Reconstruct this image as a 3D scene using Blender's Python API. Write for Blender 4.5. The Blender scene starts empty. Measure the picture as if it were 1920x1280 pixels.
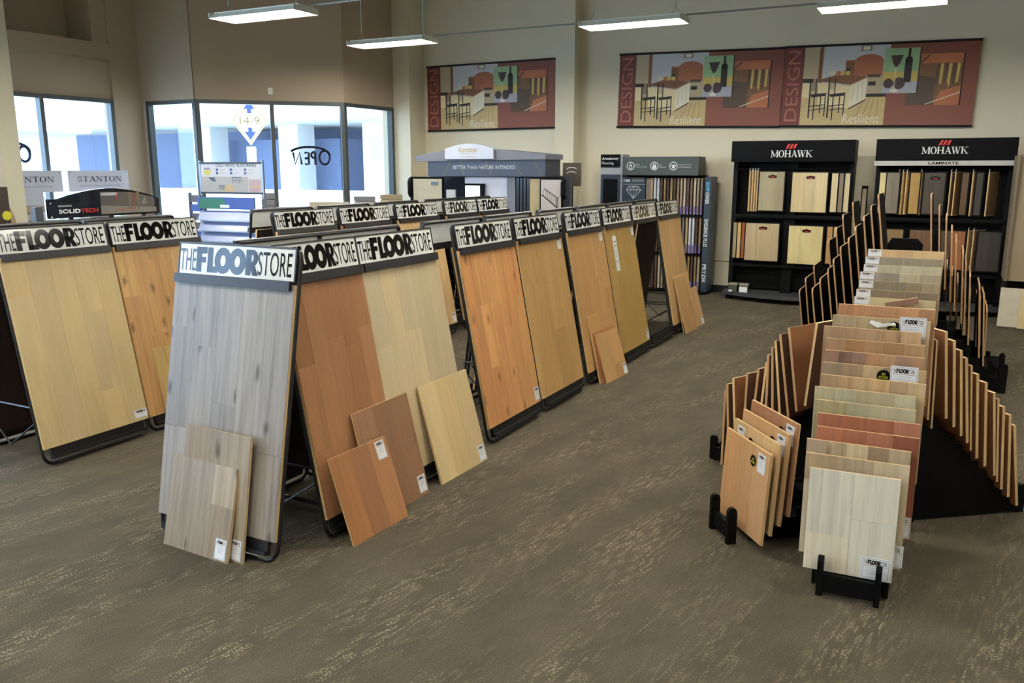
import bpy, math, random
from mathutils import Vector, Matrix
R = math.radians
rnd = random.Random(7)
sc = bpy.context.scene
COL = sc.collection

# ---------------------------------------------------------------- camera, sky, exposure
cam_d = bpy.data.cameras.new('camera'); cam_d.sensor_width = 36.0; cam_d.lens = 29.625
cam = bpy.data.objects.new('camera', cam_d); COL.objects.link(cam)
cam.location = (0, 0, 1.85); cam.rotation_euler = (R(90 - 11.6), 0, R(27.2))
sc.camera = cam
sc.view_settings.view_transform = 'Standard'; sc.view_settings.look = 'None'
sc.view_settings.gamma = 1.0; sc.view_settings.use_curve_mapping = False
sc.view_settings.exposure = 1.0
world = bpy.data.worlds.new('sky'); sc.world = world; world.use_nodes = True
SKY = 5.4
_bg = world.node_tree.nodes['Background']
_bg.inputs[0].default_value = (0.52, 0.72, 1.0, 1); _bg.inputs[1].default_value = SKY
sc.cycles.max_bounces = 9; sc.cycles.diffuse_bounces = 6; sc.cycles.transparent_max_bounces = 12
sc.cycles.sample_clamp_indirect = 6.0
sun_d = bpy.data.lights.new('sun', 'SUN'); sun_d.energy = 5.0; sun_d.angle = R(1.0); sun_d.color = (1.0, 0.96, 0.9)
sun = bpy.data.objects.new('sun', sun_d); COL.objects.link(sun)
sun.rotation_euler = Vector((-0.62, -0.12, -0.80)).to_track_quat('-Z', 'Y').to_euler()   # high sun behind the shop
TUBE = 31.0        # strength of the fluorescent tubes

# ---------------------------------------------------------------- materials
def lin(c): return tuple((v / 12.92 if v <= 0.04045 else ((v + 0.055) / 1.055) ** 2.4) for v in c)
def rgb(r, g, b): return lin((r / 255, g / 255, b / 255)) + (1.0,)
_mats = {}
def mat(name, col=(128, 128, 128), rough=0.5, metal=0.0, var=0.06, scale=6.0, emit=0.0, spec=0.5, bump=0.0):
    if name in _mats: return _mats[name]
    m = bpy.data.materials.new(name); m.use_nodes = True
    nt = m.node_tree; b = nt.nodes['Principled BSDF']
    c = rgb(*col)
    b.inputs['Roughness'].default_value = rough; b.inputs['Metallic'].default_value = metal
    b.inputs['Specular IOR Level'].default_value = spec
    tc = nt.nodes.new('ShaderNodeTexCoord'); n = nt.nodes.new('ShaderNodeTexNoise')
    n.inputs['Scale'].default_value = scale; n.inputs['Detail'].default_value = 3
    nt.links.new(tc.outputs['Object'], n.inputs['Vector'])
    mx = nt.nodes.new('ShaderNodeMix'); mx.data_type = 'RGBA'
    mx.inputs[6].default_value = tuple(v * (1 - var) for v in c[:3]) + (1,)
    mx.inputs[7].default_value = tuple(min(1, v * (1 + var)) for v in c[:3]) + (1,)
    nt.links.new(n.outputs[0], mx.inputs[0]); nt.links.new(mx.outputs[2], b.inputs['Base Color'])
    if emit:
        b.inputs['Emission Color'].default_value = c; b.inputs['Emission Strength'].default_value = emit
    if bump:
        n2 = nt.nodes.new('ShaderNodeTexNoise'); n2.inputs['Scale'].default_value = 90
        nt.links.new(tc.outputs['Object'], n2.inputs['Vector'])
        bp = nt.nodes.new('ShaderNodeBump'); bp.inputs['Strength'].default_value = bump; bp.inputs['Distance'].default_value = 0.002
        nt.links.new(n2.outputs[0], bp.inputs['Height']); nt.links.new(bp.outputs[0], b.inputs['Normal'])
    _mats[name] = m
    return m

def make_wood():
    m = bpy.data.materials.new('plank_wood'); m.use_nodes = True
    nt = m.node_tree; N = nt.nodes; L = nt.links; b = N['Principled BSDF']
    oi = N.new('ShaderNodeObjectInfo'); tc = N.new('ShaderNodeTexCoord')
    off = N.new('ShaderNodeVectorMath'); off.operation = 'SCALE'; off.inputs['Scale'].default_value = 37.0
    comb = N.new('ShaderNodeCombineXYZ')
    for i in range(3): L.new(oi.outputs['Random'], comb.inputs[i])
    L.new(comb.outputs[0], off.inputs[0])
    def coords(s):
        v = N.new('ShaderNodeVectorMath'); v.operation = 'MULTIPLY'; v.inputs[1].default_value = s
        L.new(tc.outputs['Object'], v.inputs[0])
        a = N.new('ShaderNodeVectorMath'); a.operation = 'ADD'; L.new(v.outputs[0], a.inputs[0]); L.new(off.outputs[0], a.inputs[1])
        return a.outputs[0]
    g = N.new('ShaderNodeTexNoise'); g.inputs['Scale'].default_value = 1; g.inputs['Detail'].default_value = 5; g.inputs['Distortion'].default_value = 0.6
    L.new(coords((38, 38, 1.6)), g.inputs['Vector'])
    w = N.new('ShaderNodeTexNoise'); w.inputs['Scale'].default_value = 1; w.inputs['Detail'].default_value = 2
    L.new(coords((7, 7, 1.3)), w.inputs['Vector'])
    f = N.new('ShaderNodeTexNoise'); f.inputs['Scale'].default_value = 1; f.inputs['Detail'].default_value = 2
    L.new(coords((220, 220, 8)), f.inputs['Vector'])
    def rng(sock, a, bb, c, d):
        r = N.new('ShaderNodeMapRange'); r.inputs[1].default_value = a; r.inputs[2].default_value = bb
        r.inputs[3].default_value = c; r.inputs[4].default_value = d; L.new(sock, r.inputs[0]); return r.outputs[0]
    # figure is stronger where the object's alpha (its rustic character) is higher
    inv = rng(oi.outputs['Alpha'], 0, 1, 0.05, 0.42)
    gg = rng(g.outputs[0], 0.42, 0.72, 0.0, 1.0)
    mul = N.new('ShaderNodeMath'); mul.operation = 'MULTIPLY'; L.new(gg, mul.inputs[0]); L.new(inv, mul.inputs[1])
    ww = rng(w.outputs[0], 0.3, 0.7, -0.07, 0.07); ff = rng(f.outputs[0], 0.3, 0.7, -0.035, 0.035)
    s1 = N.new('ShaderNodeMath'); s1.operation = 'SUBTRACT'; s1.inputs[0].default_value = 1.0; L.new(mul.outputs[0], s1.inputs[1])
    s2 = N.new('ShaderNodeMath'); s2.operation = 'ADD'; L.new(s1.outputs[0], s2.inputs[0]); L.new(ww, s2.inputs[1])
    s3 = N.new('ShaderNodeMath'); s3.operation = 'ADD'; L.new(s2.outputs[0], s3.inputs[0]); L.new(ff, s3.inputs[1])
    hsv = N.new('ShaderNodeVectorMath'); hsv.operation = 'SCALE'; L.new(oi.outputs['Color'], hsv.inputs[0]); L.new(s3.outputs[0], hsv.inputs['Scale'])
    # knots
    sx = N.new('ShaderNodeSeparateXYZ'); L.new(coords((5.5, 0, 2.6)), sx.inputs[0])
    cx = N.new('ShaderNodeCombineXYZ'); L.new(sx.outputs[0], cx.inputs[0]); L.new(sx.outputs[2], cx.inputs[1])
    wob = N.new('ShaderNodeTexNoise'); wob.inputs['Scale'].default_value = 3.5; L.new(cx.outputs[0], wob.inputs['Vector'])
    wm = N.new('ShaderNodeVectorMath'); wm.operation = 'MULTIPLY_ADD'; wm.inputs[1].default_value = (.16, .16, 0)
    L.new(wob.outputs[1], wm.inputs[0]); L.new(cx.outputs[0], wm.inputs[2])
    v = N.new('ShaderNodeTexVoronoi'); v.voronoi_dimensions = '2D'; v.inputs['Scale'].default_value = 1
    L.new(wm.outputs[0], v.inputs['Vector'])
    k0 = rng(v.outputs['Distance'], 0.03, 0.13, 1.0, 0.0)
    sc3 = N.new('ShaderNodeSeparateColor'); L.new(v.outputs['Color'], sc3.inputs[0])
    th = rng(oi.outputs['Alpha'], 0.0, 1.0, 1.03, 0.2)
    pk = N.new('ShaderNodeMath'); pk.operation = 'GREATER_THAN'; L.new(sc3.outputs[0], pk.inputs[0]); L.new(th, pk.inputs[1]); pick = pk.outputs[0]
    kk = N.new('ShaderNodeMath'); kk.operation = 'MULTIPLY'; L.new(k0, kk.inputs[0]); L.new(pick, kk.inputs[1]); k = kk.outputs[0]
    ka = rng(oi.outputs['Alpha'], 0.25, 0.7, 0.0, 0.8)
    km = N.new('ShaderNodeMath'); km.operation = 'MULTIPLY'; L.new(k, km.inputs[0]); L.new(ka, km.inputs[1])
    dk = N.new('ShaderNodeVectorMath'); dk.operation = 'MULTIPLY'; dk.inputs[1].default_value = (0.22, 0.16, 0.13)
    L.new(oi.outputs['Color'], dk.inputs[0])
    mx = N.new('ShaderNodeMix'); mx.data_type = 'RGBA'
    L.new(km.outputs[0], mx.inputs[0]); L.new(hsv.outputs[0], mx.inputs[6]); L.new(dk.outputs[0], mx.inputs[7])
    L.new(mx.outputs[2], b.inputs['Base Color'])
    b.inputs['Roughness'].default_value = 0.38; b.inputs['Specular IOR Level'].default_value = 0.45
    return m
WOOD = make_wood()

def make_carpet():
    m = bpy.data.materials.new('carpet'); m.use_nodes = True
    nt = m.node_tree; N = nt.nodes; L = nt.links; b = N['Principled BSDF']
    tc = N.new('ShaderNodeTexCoord')
    rot = N.new('ShaderNodeVectorRotate'); rot.rotation_type = 'Z_AXIS'; rot.inputs['Angle'].default_value = R(10)
    L.new(tc.outputs['Object'], rot.inputs['Vector'])
    def noise(s, det=2, dist=0.0):
        v = N.new('ShaderNodeVectorMath'); v.operation = 'MULTIPLY'; v.inputs[1].default_value = s
        L.new(rot.outputs[0], v.inputs[0])
        n = N.new('ShaderNodeTexNoise'); n.inputs['Scale'].default_value = 1; n.inputs['Detail'].default_value = det; n.inputs['Distortion'].default_value = dist
        L.new(v.outputs[0], n.inputs['Vector']); return n.outputs[0]
    def rng(s, a, bb, c, d):
        r = N.new('ShaderNodeMapRange'); r.inputs[1].default_value = a; r.inputs[2].default_value = bb
        r.inputs[3].default_value = c; r.inputs[4].default_value = d; L.new(s, r.inputs[0]); return r.outputs[0]
    def mul(a, bb):
        r = N.new('ShaderNodeMath'); r.operation = 'MULTIPLY'; L.new(a, r.inputs[0]); L.new(bb, r.inputs[1]); return r.outputs[0]
    streak = rng(noise((5.5, 1.0, 1), 2), 0.45, 0.66, 0.08, 1)
    lines = rng(noise((62, 9, 1), 0), 0.47, 0.60, 0, 1)
    dash = rng(noise((70, 170, 1), 1), 0.50, 0.60, 0, 1)
    fleck = mul(mul(streak, lines), dash)
    tone = noise((5, 2.5, 1), 3)
    pile = noise((240, 240, 1), 2)
    c1 = N.new('ShaderNodeMix'); c1.data_type = 'RGBA'; c1.inputs[6].default_value = rgb(73, 66, 54); c1.inputs[7].default_value = rgb(82, 74, 61)
    L.new(rng(tone, 0.35, 0.65, 0, 1), c1.inputs[0])
    c2 = N.new('ShaderNodeMix'); c2.data_type = 'RGBA'; c2.blend_type = 'MULTIPLY'; c2.inputs[0].default_value = 1
    L.new(c1.outputs[2], c2.inputs[6]); L.new(rng(pile, 0.3, 0.7, 0.5, 1.5), c2.inputs[7])
    c3 = N.new('ShaderNodeMix'); c3.data_type = 'RGBA'; c3.inputs[7].default_value = rgb(146, 134, 110)
    L.new(mul(fleck, rng(pile, 0.3, 0.6, 0.55, 1.0)), c3.inputs[0]); L.new(c2.outputs[2], c3.inputs[6])
    L.new(c3.outputs[2], b.inputs['Base Color'])
    b.inputs['Roughness'].default_value = 0.95; b.inputs['Specular IOR Level'].default_value = 0.15
    bp = N.new('ShaderNodeBump'); bp.inputs['Strength'].default_value = 0.5; bp.inputs['Distance'].default_value = 0.003
    L.new(pile, bp.inputs['Height']); L.new(bp.outputs[0], b.inputs['Normal'])
    return m
CARPET = make_carpet()

def make_glass():
    m = bpy.data.materials.new('window_glass'); m.use_nodes = True
    nt = m.node_tree; nt.nodes.clear()
    o = nt.nodes.new('ShaderNodeOutputMaterial'); t = nt.nodes.new('ShaderNodeBsdfTransparent'); g = nt.nodes.new('ShaderNodeBsdfGlossy')
    g.inputs['Roughness'].default_value = 0.02; t.inputs[0].default_value = (0.93, 0.97, 1.0, 1)
    mx = nt.nodes.new('ShaderNodeMixShader'); mx.inputs[0].default_value = 0.05
    nt.links.new(t.outputs[0], mx.inputs[1]); nt.links.new(g.outputs[0], mx.inputs[2]); nt.links.new(mx.outputs[0], o.inputs[0])
    return m
GLASS = make_glass()
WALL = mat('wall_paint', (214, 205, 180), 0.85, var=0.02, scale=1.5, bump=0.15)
WALL2 = mat('wall_paint_shaded', (174, 156, 134), 0.85, var=0.02, scale=1.5, bump=0.15)  # same wall paint, darkened in colour for the shade on the window side
CEIL = mat('ceiling_paint', (226, 220, 208), 0.9, var=0.03)
BLACK = mat('black_metal', (16, 16, 18), 0.4, var=0.1)
BLACKM = mat('black_laminate', (7, 7, 8), 0.6, var=0.15, spec=0.12)
DARKB = mat('dark_board_back', (44, 27, 20), 0.7, var=0.2)
RAIL = mat('dark_grey_rail', (32, 31, 33), 0.4, var=0.06)
WHITE = mat('sign_white', (226, 228, 222), 0.10, var=0.01)
INK = mat('sign_ink', (10, 10, 10), 0.10, var=0.02)
CARD = mat('card_white', (228, 230, 232), 0.4, var=0.01)
CARDB = mat('card_blue_line', (90, 105, 160), 0.4)
CARDG = mat('card_grey_print', (165, 165, 170), 0.5)
CARDR = mat('card_red_line', (160, 70, 60), 0.5)
YEL = mat('sticker_yellow', (214, 208, 60), 0.4)
EDGE = mat('plywood_edge', (206, 172, 122), 0.6, var=0.14, scale=30)
EDGED = mat('tan_edge', (172, 132, 92), 0.6, var=0.14, scale=30)
BACK = mat('brown_board_back', (132, 86, 54), 0.55, var=0.08)
BACKD = mat('dark_brown_board_back', (84, 56, 42), 0.55, var=0.1)
GREYM = mat('grey_metal', (86, 90, 94), 0.35, metal=0.4, var=0.05)
FRAME = mat('window_frame_metal', (74, 80, 80), 0.4, metal=0.3, var=0.05)
CONC = mat('concrete', (205, 205, 200), 0.9, var=0.05, scale=0.5)

# ---------------------------------------------------------------- mesh helpers
class MB:
    def __init__(s): s.v = []; s.f = []; s.mi = []; s.M = Matrix.Identity(4)
    def add(s, vs, fs, mi=0):
        o = len(s.v); s.v += [tuple(s.M @ Vector(p)) for p in vs]
        for f in fs: s.f.append(tuple(o + i for i in f)); s.mi.append(mi)
    def box(s, x0, x1, y0, y1, z0, z1, mi=0, mb=None):
        vs = [(x, y, z) for z in (z0, z1) for y in (y0, y1) for x in (x0, x1)]
        s.add(vs, [(0, 2, 3, 1), (4, 5, 7, 6), (0, 1, 5, 4), (1, 3, 7, 5), (2, 0, 4, 6)], mi)
        s.add(vs, [(3, 2, 6, 7)], mi if mb is None else mb)     # the +y face may differ
        return s
    def prism(s, pts, y0, y1, mi=0, caps=None):
        n = len(pts)
        vs = [(x, y0, z) for x, z in pts] + [(x, y1, z) for x, z in pts]
        s.add(vs, [(i, i + n, (i + 1) % n + n, (i + 1) % n) for i in range(n)], mi)
        s.add(vs, [tuple(range(n)), tuple(range(2 * n - 1, n - 1, -1))], mi if caps is None else caps)
        return s
    def flat(s, pts, y, mi=0): s.add([(x, y, z) for x, z in pts], [tuple(range(len(pts)))], mi); return s
    def rect(s, x0, x1, z0, z1, y, mi=0): return s.flat([(x0, z0), (x1, z0), (x1, z1), (x0, z1)], y, mi)
    def ring(s, cx, cz, rx, rz, w, y, mi=0, a0=0, a1=360, n=24, wz=None):
        wz = w if wz is None else wz
        vs = []
        for i in range(n + 1):
            a = R(a0 + (a1 - a0) * i / n); c, q = math.cos(a), math.sin(a)
            vs += [(cx + rx * c, y, cz + rz * q), (cx + (rx - w) * c, y, cz + (rz - wz) * q)]
        s.add(vs, [(2 * i, 2 * i + 1, 2 * i + 3, 2 * i + 2) for i in range(n)], mi); return s
    def disc(s, cx, cz, r, y, mi=0, n=20, rz=None, a0=0, a1=360):
        rz = rz or r
        m = n if a1 - a0 >= 360 else n + 1
        return s.flat([(cx + r * math.cos(R(a0 + (a1 - a0) * i / n)), cz + rz * math.sin(R(a0 + (a1 - a0) * i / n))) for i in range(m)], y, mi)
    def line(s, x0, z0, x1, z1, w, y, mi=0):
        dx, dz = x1 - x0, z1 - z0; l = math.hypot(dx, dz) or 1; nx, nz = -dz / l * w / 2, dx / l * w / 2
        return s.flat([(x0 + nx, z0 + nz), (x0 - nx, z0 - nz), (x1 - nx, z1 - nz), (x1 + nx, z1 + nz)], y, mi)
    def tube(s, pts, r, mi=0, n=8, closed=False):
        P = [Vector(p) for p in pts]; m = len(P); vs = []
        for i, p in enumerate(P):
            a = P[i - 1] if (i > 0 or closed) else p; b = P[(i + 1) % m] if (i < m - 1 or closed) else p
            t = (b - a).normalized(); up = Vector((0, 0, 1)) if abs(t.z) < 0.9 else Vector((1, 0, 0))
            if abs(t.x) < 0.02 and abs(t.z) < 0.9 or True:
                u = t.cross(up).normalized(); w = t.cross(u)
            if i and u.dot(pu) < 0 and abs(u.dot(pu)) > abs(w.dot(pu)): u = -u; w = -w
            elif i and abs(w.dot(pu)) > abs(u.dot(pu)):
                u, w = (w, -u) if w.dot(pu) > 0 else (-w, u)
            pu = u
            for k in range(n):
                q = 2 * math.pi * k / n; vs.append(tuple(p + u * r * math.cos(q) + w * r * math.sin(q)))
        fs = []
        for i in range(m if closed else m - 1):
            j = (i + 1) % m
            for k in range(n): fs.append((i * n + k, i * n + (k + 1) % n, j * n + (k + 1) % n, j * n + k))
        if not closed: fs += [tuple(range(n))[::-1], tuple((m - 1) * n + k for k in range(n))]
        s.add(vs, fs, mi); return s
    def text(s, body, x0, z0, w, h, y, mi=0, bold=0.0, flip=False, rot90=False, rotcw=False):
        vs, fs = text_geo(body, bold)
        xs = [v[0] for v in vs]; zs = [v[1] for v in vs]
        ax, bx, az, bz = min(xs), max(xs), min(zs), max(zs)
        out = []
        for px, pz in vs:
            u = (px - ax) / (bx - ax or 1); t = (pz - az) / (bz - az or 1)
            if flip: u = 1 - u
            if rotcw: out.append((x0 + t * w, y, z0 + (1 - u) * h))
            elif rot90: out.append((x0 + (1 - t) * w, y, z0 + u * h))
            else: out.append((x0 + u * w, y, z0 + t * h))
        s.add(out, fs, mi); return s
    def mesh(s, name, mats):
        me = bpy.data.meshes.new(name); me.from_pydata(s.v, [], s.f)
        for m in mats: me.materials.append(m)
        if any(s.mi): me.polygons.foreach_set('material_index', s.mi)
        me.validate(); me.update(); return me

_txt = {}
def text_geo(body, bold=0.0):
    k = (body, bold)
    if k in _txt: return _txt[k]
    cu = bpy.data.curves.new('t', 'FONT'); cu.body = body; cu.resolution_u = 3; cu.offset = bold
    o = bpy.data.objects.new('t', cu); COL.objects.link(o)
    dg = bpy.context.evaluated_depsgraph_get(); dg.update()
    me = bpy.data.meshes.new_from_object(o.evaluated_get(dg))
    r = ([(v.co.x, v.co.y) for v in me.vertices], [tuple(p.vertices) for p in me.polygons])
    bpy.data.objects.remove(o); bpy.data.curves.remove(cu); bpy.data.meshes.remove(me)
    _txt[k] = r; return r

def obj(name, me, parent=None, loc=(0, 0, 0), rot=(0, 0, 0), label=None, col=None):
    o = bpy.data.objects.new(name, me); COL.objects.link(o)
    o.location = loc; o.rotation_euler = rot
    if parent: o.parent = parent
    if label: o['label'] = label
    if col: o.color = col
    return o
def top(o, label, cat, group=None):
    o['label'] = label; o['category'] = cat
    if group: o['group'] = group
    return o
def thing(name, label, cat, loc=(0, 0, 0), rz=0.0, group=None):
    o = bpy.data.objects.new(name, None); o.empty_display_size = 0.1; COL.objects.link(o); o.location = loc; o.rotation_euler = (0, 0, rz)
    return top(o, label, cat, group)
def struct(name, mb, mats, parent=None, loc=(0, 0, 0), rot=(0, 0, 0)):
    o = obj(name, mb.mesh(name, mats), parent, loc, rot)
    if parent is None: o['kind'] = 'structure'
    return o
_box = {}
def boxmesh(w, d, h, m, name='piece'):
    k = (round(w, 3), round(d, 4), round(h, 3), m.name)
    if k not in _box: _box[k] = MB().box(-w / 2, w / 2, 0, d, 0, h).mesh(name, [m])
    return _box[k]
def jit(c, a=10, knots=0.3):
    """one plank's own stain colour (sRGB triple) with a small random shift; alpha holds how rustic the grain is"""
    d = rnd.uniform(-a, a); e = rnd.uniform(-a * .35, a * .35)
    l = lin(tuple(max(5, min(250, v + d + (e if i == 0 else -e if i == 2 else 0))) / 255 for i, v in enumerate(c)))
    return l + (max(0.0, min(1.0, knots + rnd.uniform(-.12, .12))),)

# ---------------------------------------------------------------- printed marks
def logo(mb, x0, z0, w, h, y, mi=0):
    """THE FLOOR STORE wordmark: narrow THE and STORE around five heavy letters"""
    mb.text('THE', x0, z0 + h * .05, w * .145, h * .84, y, mi)
    mb.text('STORE', x0 + w * .70, z0 + h * .05, w * .285, h * .88, y, mi)
    fx = x0 + w * .150; fw = w * .555; H = h * .96; b = z0 + h * .02
    def X(u): return fx + fw * u
    st = .085
    mb.rect(X(0), X(st), b, b + H, y, mi); mb.rect(X(0), X(.17), b + H * .74, b + H, y, mi); mb.rect(X(0), X(.155), b + H * .38, b + H * .60, y, mi)
    mb.rect(X(.185), X(.185 + st), b, b + H, y, mi); mb.rect(X(.185), X(.35), b, b + H * .25, y, mi)
    mb.ring(X(.435), b + H / 2, fw * .135, H * .52, fw * .090, y, mi, wz=H * .30)
    mb.ring(X(.665), b + H / 2, fw * .135, H * .52, fw * .090, y, mi, wz=H * .30)
    mb.rect(X(.80), X(.80 + st), b, b + H, y, mi)
    mb.rect(X(.80), X(.90), b + H * .80, b + H, y, mi); mb.rect(X(.80), X(.90), b + H * .36, b + H * .54, y, mi)
    mb.ring(X(.90), b + H * .68, fw * .088, H * .32, fw * .07, y, mi, a0=-90, a1=90, n=12, wz=H * .18)
    mb.flat([(X(.86), b + H * .45), (X(.915), b), (X(1.0), b), (X(.935), b + H * .45)], y, mi)
CARDM = [CARD, INK, CARDB, CARDG, CARDR]
def card_mesh(w, h, kind):
    mb = MB().box(-w / 2, w / 2, -.0012, 0, 0, h)
    y = -.0016; m = min(w, h) * .05
    for a in ((m, w - m, m, m * 1.3), (m, w - m, h - m * 1.3, h - m), (m, m * 1.3, m, h - m), (w - m * 1.3, w - m, m, h - m)):
        mb.rect(a[0] - w / 2, a[1] - w / 2, a[2], a[3], y, 2)
    lh = min(h * .22, w * .2)
    logo(mb, -w * .40, h - m * 2.2 - lh, w * .8, lh, y - .0002, 1)
    mb.rect(-w * .40, w * .40, h - m * 3.4 - lh, h - m * 3.0 - lh, y, 4)
    z = h - m * 5 - lh
    if kind != 's':
        for q in (.30, .22, .34, .18, .28):
            if z < m * 2.5: break
            mb.rect(-w * q, w * q, z - h * .018, z, y, 3); z -= h * .075
    else: mb.rect(-w * .2, w * .2, z - h * .04, z, y, 3)
    return mb.mesh('label_card', CARDM)
CARD_V = card_mesh(.073, .098, 'v'); CARD_H = card_mesh(.115, .098, 'v'); CARD_S = card_mesh(.108, .058, 's'); CARD_W = card_mesh(.10, .06, 'v')
_st = MB().disc(0, 0, .029, -.0012, 0, 24)
_st.text('IN', -.007, .003, .014, .012, -.002, 1, .01); _st.text('STOCK', -.02, -.013, .04, .012, -.002, 1, .01)
STICK = _st.mesh('in_stock_sticker', [INK, YEL])

# ---------------------------------------------------------------- boards made of planks
def planks(parent, w, h, colors, t=.004, x0=None, z0=0.0, y=0.0, gap=.0008, a=8, knots=.3, joints=True, cols=None, single=None):
    """lay plank pieces on the front (-y) of a board; colors is a palette of sRGB triples"""
    n = cols or max(2, round(w / .16)); pw = w / n; x = -w / 2
    if h > .9:
        mean = tuple(sum(c[i] for c in colors) / len(colors) for i in range(3))
        colors = [tuple(m + (c[i] - m) * .7 for i, m in enumerate(mean)) for c in colors]; a *= .55
    for i in range(n):
        cuts = [0.0]
        if joints and h > .9:
            c = rnd.uniform(.2, .75) * h; cuts.append(c)
            if rnd.random() < .5 and c < h * .5: cuts.append(c + rnd.uniform(.35, .45) * h)
        elif joints and rnd.random() < .4: cuts.append(h * rnd.uniform(.25, .75))
        cuts.append(h)
        for k in range(len(cuts) - 1):
            c = single[i % len(single)] if single else rnd.choice(colors)
            ph = cuts[k + 1] - cuts[k] - gap
            obj('plank', boxmesh(round(pw - gap, 3), t, round(ph, 3), WOOD, 'plank'), parent,
                (x + pw / 2, y - t, z0 + cuts[k] + gap / 2), col=jit(c, a, knots))
        x += pw

def sample(M, w, h, colors, label, group, t=.014, back=BACK, edge=EDGE, cols=None, knots=.3, a=9, card=None, stick=None, cardm=None, single=None, name='flooring_sample', joints=True):
    """one loose sample board: ply core with planks on its front; M places its bottom front edge centre"""
    k = ('core', round(w, 3), round(h, 3), t, back.name, edge.name)
    if k not in _box: _box[k] = MB().box(-w / 2, w / 2, 0, t - .004, 0, h, 0, 1).mesh('core', [edge, back])
    o = obj(name, _box[k]); o.matrix_world = M
    top(o, label, 'flooring sample', group)
    planks(o, w, h, colors, .004, cols=cols, knots=knots, a=a, single=single, joints=joints)
    if card:
        obj('price_card', cardm or CARD_V, o, (card[0], -.0045, card[1]))
    if stick: obj('stock_sticker', STICK, o, (stick[0], -.0045, stick[1]))
    return o
def place(x, y, z, yaw, lean=0.0):
    return Matrix.Translation((x, y, z)) @ Matrix.Rotation(yaw, 4, 'Z') @ Matrix.Rotation(-lean, 4, 'X')

# ================================================================ SETTING
floor = struct('floor', MB().box(-11.6, 6.2, -6.2, 13.1, -.1, 0), [CARPET])
struct('ceiling', MB().box(-12.2, 6.2, -6.2, 13.1, 5.2, 5.3), [CEIL])
struct('wall_back', MB().box(-8.334, 6.2, 12.87, 13.1, 0, 5.2), [WALL])
struct('trim_1', MB().box(-8.334, 6.2, 12.858, 12.87, 0, .10), [RAIL])                 # dark base strip
struct('groove_shadow_strip', MB().box(-5.39, 6.2, 12.862, 12.87, .462, .474), [mat('groove_shadow', (96, 88, 70), .8)])  # thin strip coloured as the shadow line of a wall groove
struct('wall_column', MB().box(-5.716, -5.391, 12.62, 12.87, 0, 5.2), [WALL])
struct('wall_right', MB().box(6.0, 6.2, -6.2, 12.87, 0, 5.2), [WALL])
struct('wall_front', MB().box(-11.6, 6.2, -6.2, -6.0, 0, 5.2), [WALL])
# pier between the bay window and the back wall
struct('wall_pier', MB().box(-8.9, -8.334, 12.406, 13.1, 0, 5.2), [WALL])
HEAD = 2.87; SILL = .55
# left wall with its windows (runs along y), solid parts
lw = MB()
lw.box(-11.6, -11.373, 8.98, 9.488, 0, 5.2); lw.box(-11.6, -11.373, -6.2, -5.4, 0, 5.2)
lw.box(-11.6, -11.373, -5.4, 8.98, 0, SILL)
lw.box(-11.6, -11.42, 5.2, 8.98, HEAD, 3.44); lw.box(-11.6, -11.373, 5.2, 8.98, 3.44, 3.67); lw.box(-11.6, -11.373, -5.4, 5.2, 4.3, 5.2)
lw.box(-12.2, -11.95, 5.2, 9.0, 3.67, 5.2); lw.box(-11.95, -11.6, 5.2, 5.3, 3.67, 5.2); lw.box(-11.95, -11.4, 8.731, 8.98, 3.67, 5.2); lw.box(-12.2, -11.4, 5.2, 8.98, 3.55, 3.67)
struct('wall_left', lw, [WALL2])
struct('wall_left_pillar', MB().box(-11.373, -10.6, 5.2, 6.92, 0, 5.2), [WALL])
# notch wall, chamfered bay and bay side wall
NB = Vector((-10.228, 9.488)); BC = Vector((-8.661, 11.055))
w2 = MB(); w2.box(-11.6, -10.25, 9.488, 9.6, HEAD, 5.2); w2.box(-11.6, -11.34, 9.488, 9.6, 0, HEAD); w2.box(-11.34, -10.25, 9.488, 9.6, 0, SILL)
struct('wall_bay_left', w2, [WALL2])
L45 = (BC - NB).length; A45 = R(45)
w3 = MB(); w3.box(-.0, L45, 0, .12, HEAD, 5.2); w3.box(0, L45, 0, .12, 0, SILL)
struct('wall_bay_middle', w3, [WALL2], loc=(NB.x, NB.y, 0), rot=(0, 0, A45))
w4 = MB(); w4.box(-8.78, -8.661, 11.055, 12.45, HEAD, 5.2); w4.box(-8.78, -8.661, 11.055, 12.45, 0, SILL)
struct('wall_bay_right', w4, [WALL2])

def window(n, origin, ang, length, mull, sill=SILL, head=HEAD, fw=.06):
    """storefront window: frame object with pane and mullion children; local x runs along the wall, -y faces the room"""
    mb = MB(); D = .10
    mb.box(0, length, 0, D, head - fw, head); mb.box(0, length, 0, D, sill, sill + fw)
    mb.box(0, fw, .001, D - .001, sill, head); mb.box(length - fw, length, .001, D - .001, sill, head)
    w = struct('window_%d' % n, mb, [FRAME], loc=(origin[0], origin[1], 0), rot=(0, 0, ang))
    xs = [0] + list(mull) + [length]
    for m in mull: obj('mullion', MB().box(m - .03, m + .03, .002, D, sill + fw, head - fw).mesh('mullion', [FRAME]), w)
    for a, b in zip(xs[:-1], xs[1:]):
        obj('pane', MB().box(a + .03, b - .03, .045, .051, sill + fw * .7, head - fw * .7).mesh('pane', [GLASS]), w)
    return w
window(1, (-11.373, 6.92), R(90), 2.06, [.90])
window(2, (-11.30, 9.488), 0, 1.06, [])
window(3, (NB.x, NB.y), A45, L45, [L45 * .5])
window(4, (-8.661, 11.055), R(90), 1.35, [])
window(5, (-11.373, -5.4), R(90), 10.6, [1.325 * i for i in range(1, 8)], head=4.3)

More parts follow.
